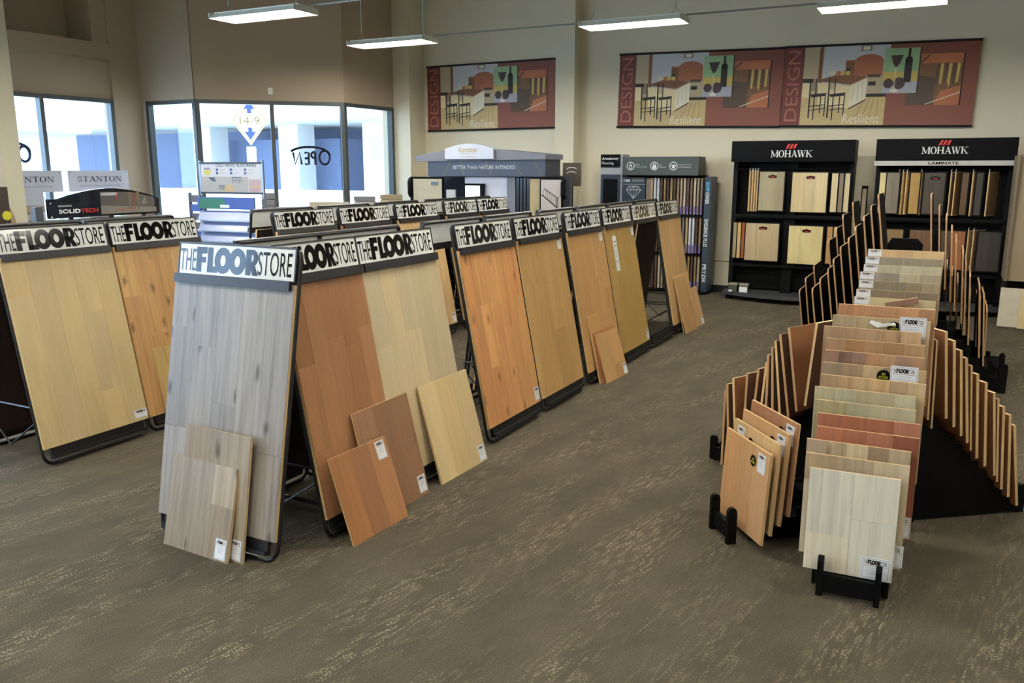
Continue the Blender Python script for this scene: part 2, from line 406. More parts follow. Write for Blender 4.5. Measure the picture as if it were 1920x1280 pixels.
# ---- lights: rows of suspended reflector fixtures
REFL = mat('fixture_white', (214, 220, 208), .35, var=.02)
TUBEM = mat('fluorescent_tube', (255, 251, 243), .5, var=0, emit=TUBE)
CHAIN = mat('galvanised_chain', (150, 156, 150), .4, metal=.6)
fx = MB(); L = 1.22; W = .40
fx.box(-L / 2, L / 2, -.12, .12, .055, .075)
for s in (-1, 1):
    fx.add([(-L / 2, s * .12, .055), (L / 2, s * .12, .055), (L / 2, s * W / 2, 0), (-L / 2, s * W / 2, 0), (-L / 2, s * .12, .062), (L / 2, s * .12, .062), (L / 2, s * (W / 2 + .004), .006), (-L / 2, s * (W / 2 + .004), .006)],
           [(0, 1, 2, 3), (4, 7, 6, 5), (3, 2, 6, 7), (0, 4, 5, 1), (0, 3, 7, 4), (1, 5, 6, 2)])
    fx.prism([(s * L / 2 - .004, .0), (s * L / 2 + .004, .0), (s * L / 2 + .004, .06), (s * L / 2 - .004, .06)], -W / 2, W / 2)
FX = fx.mesh('reflector', [REFL])
TB = MB()
for y in (-.135, -.08, -.027, .027, .08, .135): TB.tube([(-L / 2 + .03, y, .028), (L / 2 - .03, y, .028)], .013, n=6)
TBM = TB.mesh('tubes', [TUBEM])
CH = MB()
for s in (-1, 1):
    CH.tube([(s * .5 - .05, 0, .08), (s * .5, 0, .17)], .004, n=4); CH.tube([(s * .5 + .05, 0, .08), (s * .5, 0, .17)], .004, n=4)
    for k in range(38): CH.box(s * .5 - .006, s * .5 + .006, -.003, .003, .17 + k * .04, .17 + k * .04 + .028)
    CH.tube([(s * .5, 0, .17), (s * .5, 0, 1.70)], .0025, n=4)
CHM = CH.mesh('chain', [CHAIN])
LS = [(-6.91, 9.9, 'hanging fluorescent light over the bay window, second from the left'),
      (-3.49, 9.9, 'hanging fluorescent light in front of the wall column'),
      (-.82, 9.95, 'hanging fluorescent light above the rightmost banner, far right'),
      (-6.95, 7.5, 'hanging fluorescent light at upper left with its reflector nearest the camera'),
      (-2.9, 7.4, 'hanging fluorescent light above the frame over the second row of displays'), (.6, 7.4, 'hanging fluorescent light above the frame over the right display tower')]
for yy in (4.4, 1.0, -2.6):
    for xx, wd in ((-8.8, 'far left'), (-5.4, 'left'), (-2.0, 'middle'), (1.6, 'right')):
        LS.append((xx, yy, 'hanging fluorescent light out of frame, %s of the row %s' % (wd, {4.4: 'above the sample boards', 1.0: 'above the camera', -2.6: 'behind the camera'}[yy])))
for x, y, lb in LS:
    t = thing('hanging_light', lb, 'light', (x, y, 3.49), 0, 'suspended fluorescent lights')
    obj('reflector', FX, t); obj('lamp_tube', TBM, t); obj('chain', CHM, t)
cd = MB(); cd.tube([(-6.25, 9.9, 3.56), (-4.12, 9.9, 3.56)], .011, n=6)
top(obj('conduit', cd.mesh('conduit', [CHAIN])), 'thin metal conduit pipe between the lights left of the wall column', 'pipe', 'conduit pipes between lights')
cd = MB(); cd.tube([(-2.86, 9.9, 3.56), (-1.45, 9.9, 3.56)], .011, n=6)
top(obj('conduit', cd.mesh('conduit', [CHAIN])), 'thin metal conduit pipe between the two rightmost lights', 'pipe', 'conduit pipes between lights')
cd = MB(); cd.tube([(-6.3, 7.5, 3.56), (-3.55, 7.45, 3.56)], .011, n=6)
top(obj('conduit', cd.mesh('conduit', [CHAIN])), 'thin metal conduit pipe running right from the upper left light', 'pipe', 'conduit pipes between lights')

# ================================================================ A-FRAME DISPLAY STANDS
LEAN = R(10.8)
def rrect(x, z0, z1, r=.07, n=5):
    pts = []
    for cx, cz, a0 in ((x - r, z1 - r * .5, 0), (-x + r, z1 - r * .5, 90), (-x + r, z0 + r, 180), (x - r, z0 + r, 270)):
        rr = r * .5 if cz > z0 + r else r
        cx2 = math.copysign(x - rr, cx)
        for i in range(n + 1):
            a = R(a0 + 90 * i / n); pts.append((cx2 + rr * math.cos(a), 0, cz + (0 if cz > z0 + r else 0) + rr * math.sin(a)))
    return pts
LOOP = MB().tube(rrect(.405, .012, 1.50), .011, closed=True, n=8).mesh('frame', [BLACK])
HEADER = MB().box(-.392, .392, -.012, 0, 0, .150)
for a in ((-.398, .398, .150, .158), (-.398, .398, -.006, 0)): HEADER.box(a[0], a[1], -.016, .004, a[2], a[3], 1)
for s in (-1, 1): HEADER.box(s * .395 - .004, s * .395 + .004, -.015, .003, 0, .15, 1)
HEADERM = HEADER.mesh('header_sign', [WHITE, RAIL])
_l = MB(); logo(_l, -.385, .010, .77, .130, -.0135); LETM = _l.mesh('lettering', [INK])
LEDGE = MB().box(-.39, .39, -.040, .006, 0, .045).mesh('ledge', [RAIL])
TRAY = MB().box(-.36, .36, -.012, .012, 0, .10); TRAY.box(-.36, .36, -.03, -.012, .0, .02); TRAYM = TRAY.mesh('bottom_tray', [BLACK])
CORE = MB().box(-.405, .405, -.014, 0, 0, 1.22, 0, 1)
COREM = CORE.mesh('display_board', [EDGE, DARKB])
def stand(x, y, rz, label, palette, knots=.3, a=8, back=True, board=True, card=None, cols=5, single=None, group='A-frame flooring display stands', w=1.0, cardm=None, backboard=True, narrow=False):
    t = thing('display_stand', label, 'display stand', (x, y, 0), rz, group)
    t.scale.x = w
    for side in ((0, 1) if back else (0,)):
        rot = R(180) * side
        def PL(px, n, s):     # point on the leaning face: px across, n outwards, s up the face
            yy = -.403 + s * math.sin(LEAN) - n * math.cos(LEAN); zz = s * math.cos(LEAN) + n * -math.sin(LEAN) * -1 * 0 - n * math.sin(LEAN) * 0
            if side:
                l2 = R(7.5); y2 = .29 - s * math.sin(l2) + n * math.cos(l2)
                return (-px, y2, s * math.cos(l2) - .001)
            return (px, yy, zz)
        def RT(): return Matrix.Rotation(rot, 4, 'Z') @ Matrix.Rotation(-(R(7.5) if side else LEAN), 4, 'X')
        def part(name, me, px, n, s, **k):
            o = obj(name, me, t, **k); o.matrix_local = Matrix.Translation(PL(px, n, s)) @ RT(); return o
        part('frame', LOOP, 0, 0, 0)
        h = part('header_sign', HEADERM, 0, .010, 1.352); obj('lettering', LETM, h)
        part('ledge', LEDGE, 0, .012, 1.305)
        if (side == 0 and board) or (side == 1 and backboard):
            b = part('display_board', COREM, 0, .012 if side == 0 else -.075, .115)
            planks(b, .81, 1.22, palette if side == 0 else [(170, 130, 90)], .004, y=-.014, cols=cols, knots=knots, a=a, single=single if side == 0 else None)
            if side == 0 and card:
                for c in card: obj('price_card', cardm or CARD_V, b, (c[0], -.0185, c[1]))
        part('bottom_tray', TRAYM, 0, .014, .045)
    br = MB()
    if back:
        for s in (-1, 1):
            br.tube([(s * .36, -.33, .36), (s * .36, .24, .36)], .008, n=6); br.tube([(s * .36, -.34, .30), (s * .36, 0, .08), (s * .36, .25, .30)], .006, n=6)
    else:
        for s in (-1, 1): br.tube([(s * .12, -.085, 1.34), (s * .16, .22, .02)], .010, n=6)
        br.tube([(-.16, .22, .03), (.16, .22, .03)], .010, n=6); br.tube([(-.15, .1, .5), (.15, .1, .5)], .006, n=6)
    obj('brace', br.mesh('brace', [BLACK]), t)
    return t
# nearest stand, turned to face the camera's left
stand(-3.085, 3.20, R(-.5), 'nearest A-frame stand with grey washed rustic oak board, reflecting sign', [(150, 142, 136), (140, 134, 130), (158, 150, 142), (146, 136, 128)], .86, 6, back=False, cols=5, w=.975, group='A-frame flooring display stands')
XR = -3.05
RROW = [
 (3.435, 'A-frame stand with reddish brown board, behind the nearest stand', [(158, 112, 76), (150, 104, 70), (164, 118, 82), (146, 102, 66)], .22, 5, .80, None),
 (4.14, 'A-frame stand with pale maple board, right of the reddish brown one', [(204, 184, 148), (196, 178, 146), (208, 186, 146), (188, 172, 142)], .05, 6, .97, [(.36, .02)]),
 (5.21, 'A-frame stand with orange streaky pine board, just right of the gap in the right row', [(206, 152, 100), (194, 134, 84), (214, 162, 108), (200, 142, 90)], .66, 10, 1, [(.362, .02)]),
 (6.07, 'A-frame stand with golden tan oak board, right of the orange one', [(184, 146, 92), (178, 140, 88), (190, 150, 96)], .42, 4, 1, [(.33, 1.10)]),
 (7.01, 'A-frame stand with warm honey oak board and three loose boards leaning below', [(188, 144, 92), (182, 138, 86), (194, 150, 98)], .36, 5, 1, [(.33, 1.10)]),
 (7.87, 'A-frame stand with olive gold board and a tall white card on it', [(172, 138, 78), (170, 136, 76), (176, 142, 82)], .25, 3, .97, [(.35, 1.09), (.36, .02)]),
 (8.70, 'A-frame stand with no front board, its dark inside showing', [(172, 138, 78)], .2, 4, .98, None),
 (9.54, 'farthest A-frame stand of the right row, light tan oak board', [(192, 152, 104), (186, 146, 100), (198, 158, 108)], .3, 4, .98, None)]
for i, (y, lb, pal, kn, a, w, cd_) in enumerate(RROW):
    s = stand(XR, y, R(90), lb, pal, kn, a, card=cd_, w=w, board=(i != 6), backboard=(i != 2), cols=5 if i != 3 else 4)
    if i == 5:
        tall = MB().box(-.05, .05, -.0012, 0, 0, .34); tall.text('NEW', -.03, .23, .06, .02, -.002, 4, .01)
        tall.rect(-.02, .02, .28, .29, -.002, 1)
        for z in (.20, .17, .14): tall.rect(-.025, .025, z, z + .008, -.002, 3)
        tall.text('SALE', -.03, .08, .06, .022, -.002, 4, .01)
        b = [c for c in s.children if c.name.startswith('display_board')][0]
        obj('tall_card', tall.mesh('tall_card', CARDM), b, (-.20, -.0185, .78))
XL = -5.33
LROW = [
 (3.54, 'leftmost A-frame stand with pale cream maple board', [(206, 184, 136), (202, 178, 130), (196, 174, 134), (208, 186, 140)], .03, 6, .97, [(.35, .02)]),
 (4.34, 'A-frame stand with knotty golden pine board, behind the nearest stand at left', [(198, 158, 104), (190, 146, 94), (204, 168, 112), (184, 140, 92)], .62, 8, .97, None),
 (5.98, 'first A-frame stand of the middle row, its sign right of the vinyl plank rack', [(204, 160, 104), (196, 152, 98)], .3, 6, 1, None),
 (6.87, 'A-frame stand with orange red board, second sign of the middle row', [(186, 112, 66), (178, 102, 58)], .4, 6, 1, None),
 (7.80, 'A-frame stand with tan board, third sign of the middle row', [(206, 172, 122), (198, 164, 116)], .25, 5, 1, [(.35, .02)]),
 (8.74, 'A-frame stand with honey board, fourth sign of the middle row', [(198, 150, 96), (190, 142, 90)], .3, 5, .92, [(.35, .02)]),
 (9.53, 'farthest A-frame stand of the middle row, amber board under the last sign', [(190, 134, 80), (182, 126, 74)], .3, 5, .97, None)]
for i, (y, lb, pal, kn, a, w, cd_) in enumerate(LROW):
    stand(XL, y, R(90), lb, pal, kn, a, card=cd_, w=w, cardm=CARD_S if i == 0 else None)

# loose boards leaning on the stands
LOOSE = 'loose sample boards leaning on the stands'
GW = [(160, 144, 122), (152, 138, 118), (168, 152, 128), (148, 132, 112)]
sample(place(-3.065, 2.735, 0, R(-2.6), R(10)), .44, .61, GW, 'taller grey oak sample leaning on nearest stand, behind the shorter one', LOOSE, cols=3, knots=.85, card=(.17, .01))
sample(place(-3.14, 2.705, 0, R(-2.9), R(13.5)), .455, .455, GW, 'short grey oak sample leaning in front, nearest stand', LOOSE, cols=3, knots=.75, card=(.175, .01))
BW = [(160, 112, 76), (152, 106, 74), (166, 120, 84)]
sample(place(-2.555, 3.66, 0, R(90), R(14)), .50, .60, [(148, 108, 80), (142, 104, 78)], 'dark brown sample leaning on reddish brown stand, behind the smaller brown one', LOOSE, cols=3, knots=.3, card=(.20, .02))
sample(place(-2.48, 3.345, 0, R(87), R(19)), .44, .455, BW, 'small brown sample with white card at its top corner, leaning on the floor', LOOSE, cols=3, knots=.25, card=(.02 + .14, .345))
sample(place(-2.535, 4.30, 0, R(88), R(15.5)), .525, .605, [(206, 180, 134), (212, 186, 138), (200, 176, 134)], 'pale maple sample leaning on the pale maple stand', LOOSE, cols=3, knots=.05, card=(.215, .01))
HB = [(190, 148, 98), (184, 142, 94)]
sample(place(-2.575, 6.97, 0, R(88), R(13.0)), .49, .60, HB, 'tallest of the tan boards stacked against the honey oak stand', LOOSE, cols=2, knots=.15)
sample(place(-2.55, 6.98, 0, R(87), R(15)), .48, .455, [(170, 120, 80)], 'middle tan board with reddish edge, stacked against the honey oak stand', LOOSE, cols=2, knots=.3, edge=mat('reddish_edge', (150, 96, 62), .6, var=.3, scale=40))
sample(place(-2.52, 6.985, 0, R(86), R(17)), .47, .44, HB, 'front tan board with white card, stacked against the honey oak stand', LOOSE, cols=2, knots=.3, card=(.19, .01), edge=mat('reddish_edge'))
TO = [(194, 152, 102), (188, 146, 98)]
sample(place(-2.575, 9.60, 0, R(88), R(13)), .50, .66, TO, 'tan sample behind, leaning on the farthest stand of the right row', LOOSE, cols=2, knots=.2)
sample(place(-2.535, 9.50, 0, R(87), R(15.5)), .37, .64, TO, 'left of the two narrow tan boards leaning on the farthest right-row stand', LOOSE, cols=1, knots=.35)
sample(place(-2.54, 9.88, 0, R(87), R(16)), .36, .47, TO, 'right short tan board with white card, leaning on the farthest right-row stand', LOOSE, cols=1, knots=.5, card=(.12, .01))
sample(place(-4.87, 4.34, 0, R(90), R(13.5)), .52, .60, [(206, 172, 108), (200, 166, 104)], 'knotty yellow pine sample leaning on the golden pine stand at left', LOOSE, cols=3, knots=.62)

# ================================================================ NEAR DISPLAY TOWER
def ordn(i): return ['lowest', 'second lowest', 'third lowest', 'fourth lowest', 'fifth lowest', 'sixth lowest', 'seventh lowest', 'eighth lowest', 'ninth lowest', 'tenth lowest', 'eleventh lowest', 'twelfth lowest', 'thirteenth lowest', 'fourteenth lowest'][i]
tower = thing('display_tower', 'black star-shaped stepped display tower nearest the camera holding sample boards', 'display rack', (-.245, 4.75, 0), 0, 'black sample towers')
def wing(parent, ang, r0, r1, z0, z1, hw, steps, off=(0, 0)):
    """a black stepped wing: r1,z1 at the low outer end, r0,z0 at the high inner end"""
    pts = [(r0, 0.012), (r1, 0.012), (r1, z1)]
    for i in range(steps):
        r = r1 + (r0 - r1) * (i + 1) / steps; z = z1 + (z0 - z1) * (i + 1) / steps
        pts += [(r + (r1 - r0) / steps * .0, z1 + (z0 - z1) * i / steps), (r, z)]
    mb = MB()
    for s in (-1, 1): mb.prism(pts, s * hw - .009, s * hw + .009)
    mb.box(r0 - .01, r1 - .02, -hw + .005, hw - .005, .02, .05)                      # floor of the wing
    for i in range(0, steps, 2):                                                        # slot shelves
        r = r1 + (r0 - r1) * (i + .5) / steps; z = z1 + (z0 - z1) * (i + .5) / steps
        mb.box(r - .03, r + .03, -hw + .005, hw - .005, max(.02, z - .05), max(.03, z - .035))
    o = obj('wing', mb.mesh('wing', [BLACKM]), parent, (off[0], off[1], 0), (0, 0, ang)); return o
def posts(parent, ang, r, hw, h=.22, off=(0, 0)):
    for s in (-1, 1):
        mb = MB(); pts = [(r - .024, 0)] + [(r + .024, 0), (r + .024, h - .03)] + [(r + .022 * math.cos(R(a)), h - .03 + .022 * math.sin(R(a))) for a in (30, 60, 90, 120, 150)] + [(r - .024, h - .04)]
        mb.prism(pts, s * hw - .012, s * hw + .012)
        obj('post', mb.mesh('post', [BLACKM]), parent, (off[0], off[1], 0), (0, 0, ang))
    mb = MB().box(r - .012, r + .012, -hw, hw, .02, .10); obj('front_lip', mb.mesh('front_lip', [BLACKM]), parent, (off[0], off[1], 0), (0, 0, ang))
wing(tower, R(-90), .30, 1.0, .72, .10, .150, 14); posts(tower, R(-90), 1.06, .118, .19)
# low wing turned to the left front
wing(tower, R(219), .34, .86, .30, .03, .13, 6, (.078, -.03)); posts(tower, R(219), .93, .095, .20, (.078, -.07))
# flank wings
LDIR = R(153); RDIR = R(38)
wing(tower, R(153), .20, .98, .70, .09, .17, 12, (-.03, .19)); posts(tower, R(153), .98, .16, .17, (-.03, .19))
wing(tower, R(38), .08, .74, .66, .06, .185, 12, (.02, .08)); posts(tower, R(38), .76, .18, .17, (.02, .08))
wing(tower, R(90), .20, .80, .70, .09, .17, 12, (0, .2))
core = MB(); core.prism([(.26 * math.cos(R(60 * k + 30)), .26 * math.sin(R(60 * k + 30))) for k in range(6)], 0, .70)
obj('core_column', core.mesh('core_column', [BLACKM]), tower, (0, .08, .01), (R(90), 0, 0)).matrix_local = Matrix.Translation((0, .08, .71)) @ Matrix.Rotation(R(-90), 4, 'X')
G1 = 'samples on the near tower front steps'
P = {
 'white': [(212, 204, 184), (206, 198, 178), (216, 208, 190)], 'tan': [(186, 166, 136), (178, 156, 126), (196, 180, 150), (170, 150, 128)],
 'mixtan': [(196, 180, 146), (188, 170, 140), (160, 140, 118)], 'red': [(158, 98, 74), (150, 92, 70), (166, 104, 78)],
 'sage': [(178, 168, 134), (170, 160, 130), (184, 174, 140)], 'oak': [(190, 160, 120), (180, 150, 114), (198, 168, 124)],
 'greyoak': [(176, 152, 120), (166, 142, 116), (186, 164, 128)], 'mix': [(178, 136, 104), (198, 156, 108), (152, 118, 98), (186, 146, 112)],
 'brown': [(176, 138, 98), (166, 126, 90), (184, 148, 106)], 'rose': [(184, 136, 98), (176, 128, 92), (192, 144, 104)],
 'rosetan': [(186, 152, 116), (176, 142, 110), (194, 160, 122)]}
F = [(-.443, -.077, 'white', 'whitewashed sample with grey knot, frontmost board held by two black posts', 2, .35, (.115, .005), CARD_H, None),
     (-.472, -.049, 'tan', 'mixed tan sample just behind the whitewashed one', 3, .5, (.16, .01), CARD_H, None),
     (-.478, -.051, 'mixtan', 'beige patchwork sample, third board of the near tower front', 5, .5, None, None, None),
     (-.445, -.024, 'red', 'lower of the two reddish samples on the near tower front', 4, .4, (.15, .01), CARD_H, None),
     (-.452, -.027, 'red', 'upper of the two reddish samples on the near tower front', 4, .45, None, None, None),
     (-.474, -.050, 'sage', 'lower sage grey sample just above the reddish ones', 3, .4, None, None, None),
     (-.485, -.056, 'sage', 'upper sage grey sample below the striped oak one', 5, .4, None, None, None),
     (-.466, -.021, 'oak', 'striped light oak sample hiding the lower in-stock sticker', 6, .55, None, None, None),
     (-.469, -.025, 'greyoak', 'grey oak sample with the lower in-stock sticker and white card', 5, .5, (.13, .385), CARD_H, (.045, .43)),
     (-.469, -.037, 'mix', 'patchwork pinkish oak sample, fifth from the top of the near tower front', 7, .45, None, None, None),
     (-.472, -.042, 'brown', 'brown block-pattern sample, fourth from the top of the near tower front', 5, .3, None, None, None),
     (-.494, -.064, 'rosetan', 'knotty tan sample, third from the top of the near tower front', 5, .55, None, None, None),
     (-.462, -.029, 'greyoak', 'beige sample with plastic sleeve, upper in-stock sticker and white card', 4, .5, (.14, .385), CARD_H, (.06, .428)),
     (-.444, -.014, 'rose', 'rosy brown sample, topmost on the near tower front', 6, .3, None, None, None)]
for k, (x0, x1, pal, lb, cols, kn, cdp, cm, stk) in enumerate(F):
    sample(place((x0 + x1) / 2, 3.74 + .05 * k, .09 + .049 * k, R(1 if k else 2), R(1.0)), x1 - x0, .47, P[pal], lb, G1, t=.012, cols=cols, knots=kn, a=13, card=cdp, cardm=cm, stick=stk, edge=EDGE)
# plastic sleeve beside the upper sticker
SLV = MB(); SLV.add([(-.06, 0, .02), (-.02, -.004, 0), (.03, 0, .012), (.06, -.006, .02), (.05, 0, .03), (0, -.005, .022), (-.05, 0, .034)], [(0, 1, 6), (1, 2, 5, 6), (2, 3, 4, 5)])
top(obj('plastic_sleeve', SLV.mesh('plastic_sleeve', [mat('clear_plastic', (225, 225, 220), .1)]), loc=(-.235, 4.322, 1.105)), 'crumpled clear plastic sleeve beside the upper in-stock sticker', 'plastic')
# low wing, four boards
G2 = 'samples on the low left-front wing of the near tower'
WP = [((196, 152, 108), 'light oak sample with card and sticker, frontmost on the low left-front wing', (.155, .345), (.075, .385), 0),
      ((204, 172, 124), 'yellow oak sample with card at its left, second on the low wing', (-.15, .345), (-.045, .385), 1),
      ((198, 156, 110), 'tan oak sample, third on the low left-front wing', (.165, .345), (.085, .385), 2),
      ((164, 118, 86), 'brown walnut sample, rearmost on the low left-front wing', (.165, .345), (.085, .385), 3)]
for c, lb, cdp, stk, k in WP:
    cx, cy = -.813 + .036 * k, 4.135 + .012 * k * 0 + .0 + .02 * k
    sample(place(cx, cy, .045 + .05 * k, R(-50.5), R(3)), .455, .465, [c, tuple(v - 8 for v in c)], lb, G2, t=.014, cols=3, knots=.22, card=cdp, cardm=CARD_V, stick=stk)
# flank boards: near edge bottom and top points with the way the board runs
def edgeboard(B_, T_, dirang, w, lb, grp, pal, back, edge):
    z = (Vector(T_) - Vector(B_)); h = z.length; z.normalize()
    x = Vector((math.cos(dirang), math.sin(dirang), 0)); x = (x - z * x.dot(z)).normalized(); y = z.cross(x)
    M = Matrix((x, y, z)).transposed().to_4x4()
    c = Vector(B_) + x * w / 2
    return Matrix.Translation(c) @ M, h
LT = [(-.577, 4.659, 1.047), (-.729, 4.736, .995), (-.776, 4.759, .945), (-.801, 4.772, .897), (-.817, 4.781, .852), (-.838, 4.79, .80), (-.849, 4.797, .752), (-.895, 4.821, .695), (-.963, 4.855, .645), (-1.048, 4.898, .606), (-1.084, 4.916, .542), (-1.098, 4.922, .49)]
G3 = 'samples seen from behind on the left flank of the near tower'
for i, T_ in enumerate(LT):
    s = .609 + .0445 * i
    B_ = (-s, 4.67 + (s - .6) * .51, .583 - .0455 * i)
    # boards face away (outwards, left), so the near end is the board's right end
    M, h = edgeboard(B_, T_, R(63), .44, '', '', None, None, None)
    M = M @ Matrix.Rotation(math.pi, 4, 'Z')
    tint = 'orange brown' if i in (1, 9) else 'dark brown'
    sample(M, .44, .465, P['oak'], 'left flank sample with %s back, %s on the near tower' % (tint, ordn(11 - i)), G3, t=.016, back=BACK if i in (1, 9) else BACKD, edge=EDGE if i % 3 == 0 else EDGED, cols=3)
RT_ = [((.045, 4.748, 1.040), (.087, 4.781, .577)), ((.086, 4.78, .991), (.127, 4.812, .528)), ((.122, 4.808, .942), (.166, 4.843, .476)), ((.151, 4.831, .895), (.198, 4.868, .435)),
       ((.176, 4.851, .857), (.217, 4.883, .392)), ((.211, 4.878, .81), (.252, 4.91, .345)), ((.256, 4.913, .75), (.295, 4.944, .297)), ((.299, 4.947, .702), (.347, 4.984, .241)),
       ((.32, 4.963, .666), (.361, 4.995, .204)), ((.353, 4.989, .62), (.389, 5.017, .159)), ((.388, 5.016, .576), (.427, 5.047, .112)), ((.415, 5.037, .513), (.475, 5.084, .058))]
G4 = 'samples seen edge-on on the right flank of the near tower'
for i, (T_, B_) in enumerate(RT_):
    M, h = edgeboard(B_, T_, R(127), .44, '', '', None, None, None)
    sample(M, .44, .465, P['oak'], 'right flank sample seen edge-on, %s on the near tower' % ordn(11 - i), G4, t=.017 if i not in (4, 8) else .012, back=BACK, edge=EDGE, cols=3)
# two thin boards tucked upright beside the front steps
for i, (x_, z_) in enumerate(((.0, .60), (.02, .55))):
    M, h = edgeboard((x_, 4.62 + .03 * i, z_), (x_ - .015, 4.60 + .03 * i, z_ + .46), R(110), .40, '', '', None, None, None)
    sample(M, .40, .46, P['greyoak'], '%s thin sample tucked between front steps and right flank' % ('left' if i == 0 else 'right'), G4, t=.009, back=BACK, edge=EDGE, cols=3)

# ================================================================ FAR DISPLAY TOWER
tower2 = thing('display_tower', 'taller black display tower behind the near one, with black-backed boards', 'display rack', (-.31, 8.2, 0), 0, 'black sample towers')
wing(tower2, R(-90), .30, 1.1, .62, .06, .22, 10)
wing(tower2, R(180), .02, .80, .95, .06, .25, 12, (0, .02)); wing(tower2, R(0), .02, .86, .95, .06, .25, 12, (0, .02))
wing(tower2, R(180), .02, .95, 1.0, .06, .25, 12, (0, .82)); wing(tower2, R(0), .02, .86, .60, .06, .25, 12, (0, .82)); posts(tower2, R(0), .84, .24, .26, (0, .02))
CAP = MB().prism([(-.16, 1.0), (.12, 1.0), (.12, 1.20), (.07, 1.25), (-.13, 1.25), (-.16, 1.20)], -.02, .05)
CAP.text('MOHAWK', -.05, 1.10, .12, .022, -.022, 1, .01)
for i in range(3): CAP.line(-.02 + i * .02, 1.13, 0 + i * .02, 1.145, .006, -.022, 2)
obj('cap_sign', CAP.mesh('cap_sign', [BLACKM, WHITE, mat('logo_red', (196, 48, 44), .4)]), tower2, (0.01, -.05, 0))
G5 = 'samples with left white cards on the far tower front steps'
GF = [(-.616, -.030, .847, [(206, 190, 150), (214, 200, 160), (200, 182, 146)], 'cream sample, lowest visible on the far tower front steps', 5),
      (-.613, -.017, .896, [(128, 114, 94), (136, 120, 98), (120, 106, 90)], 'dark grey brown sample, second lowest visible on the far tower front steps', 5),
      (-.606, -.016, .958, [(156, 144, 116), (146, 134, 108), (128, 118, 100)], 'olive grey sample, third lowest visible on the far tower front steps', 5),
      (-.610, -.015, 1.017, [(170, 160, 134), (150, 140, 124), (184, 176, 146)], 'pale grey patchwork sample, middle of the far tower front steps', 4),
      (-.594, -.014, 1.070, [(184, 178, 152), (176, 170, 146)], 'light grey green sample, third from top on the far tower front steps', 4),
      (-.593, -.012, 1.126, [(150, 142, 122), (144, 136, 116)], 'medium grey sample, second from top on the far tower front steps', 4),
      (-.584, -.007, 1.182, [(200, 168, 122), (184, 152, 112), (206, 176, 130)], 'honey oak sample, topmost on the far tower front steps', 5)]
for k, (x0, x1, zt, pal, lb, cols) in enumerate(GF):
    sample(place((x0 + x1) / 2, 7.2 + .09 * k, zt - .61, 0, R(1)), x1 - x0, .61, pal, lb, G5, t=.012, cols=cols, knots=.25, a=5, card=(-(x1 - x0) / 2 + .054, .55), cardm=CARD_S)
sample(Matrix.Translation((-.26, 7.16, .80)) @ Matrix.Rotation(R(-14), 4, 'Y') @ Matrix.Rotation(R(8), 4, 'X'), .24, .05, [(146, 112, 98)], 'thin rosy offcut lying slanted across the cream sample', 'offcut', t=.01, cols=1, knots=.1, name='plank_offcut', joints=False)
BB = {}
def blackboard(M, w, h, label, group, t=.013, flip=1):
    k = (w, h, t, flip)
    if k not in BB:
        c = .035
        x0, x1 = -w / 2, w / 2
        mb = MB().prism([(x0, 0), (x1, 0), (x1, h - c), (x1 - c, h), (x0 + c, h), (x0, h - c)], 0, t, 0, 1)
        BB[k] = mb.mesh('sample_board', [EDGED, BLACKM])
    o = obj('flooring_sample', BB[k]); o.matrix_world = M; top(o, label, 'flooring sample', group)
    z = MB() ; return o
def frac(v, a, b): return a + (b - a) * v
SB = [(-1.10, .67), (-1.05, .79), (-.98, .92), (-.86, 1.17), (-.80, 1.29), (-.75, 1.42), (-.67, 1.54)]
for i, (x, z) in enumerate(SB):
    blackboard(place(x - .08, 9.0, z - .62, R(-90), R(-8)) , .60, .62, 'black-backed tall board on the far left wing of the far tower, %s' % ordn(i), 'black-backed boards rear left')
SBB = [(-.86, .79), (-.80, .88), (-.74, .97), (-.70, 1.06), (-.65, 1.17), (-.59, 1.25), (-.54, 1.35), (-.48, 1.44), (-.43, 1.53), (-.38, 1.63)]
for i, (x, z) in enumerate(SBB):
    blackboard(place(x - .09, 8.2, z - .61, R(-90), R(-8.5)), .60, .62, 'black-backed board on the near left wing of the far tower, %s' % ordn(i), 'black-backed boards front left')
SC = [(-.15, 1.63), (-.08, 1.53), (-.03, 1.45), (.02, 1.35), (.06, 1.27), (.12, 1.17), (.20, 1.08), (.24, .99), (.28, .89), (.32, .81)]
for i, (x, z) in enumerate(SC):
    blackboard(place(x + .06 - (.05 if 5 < i < 8 else 0), 8.3, z - .61, R(90), R(4 if i < 8 and i > 1 else 5)), .60, .62, 'board seen edge-on on the near right wing of the far tower, %s' % ordn(9 - i), 'black-backed boards front right')
SD = [(.03, .98), (.08, .92), (.13, .86), (.18, .81), (.24, .77), (.31, .70), (.34, .66), (.39, .61)]
for i, (x, z) in enumerate(SD):
    blackboard(place(x + .03, 9.0, z - .57, R(90), R(3)), .60, .57, 'short board edge-on on the rear right wing of the far tower, %s' % ordn(7 - i), 'black-backed boards rear right')

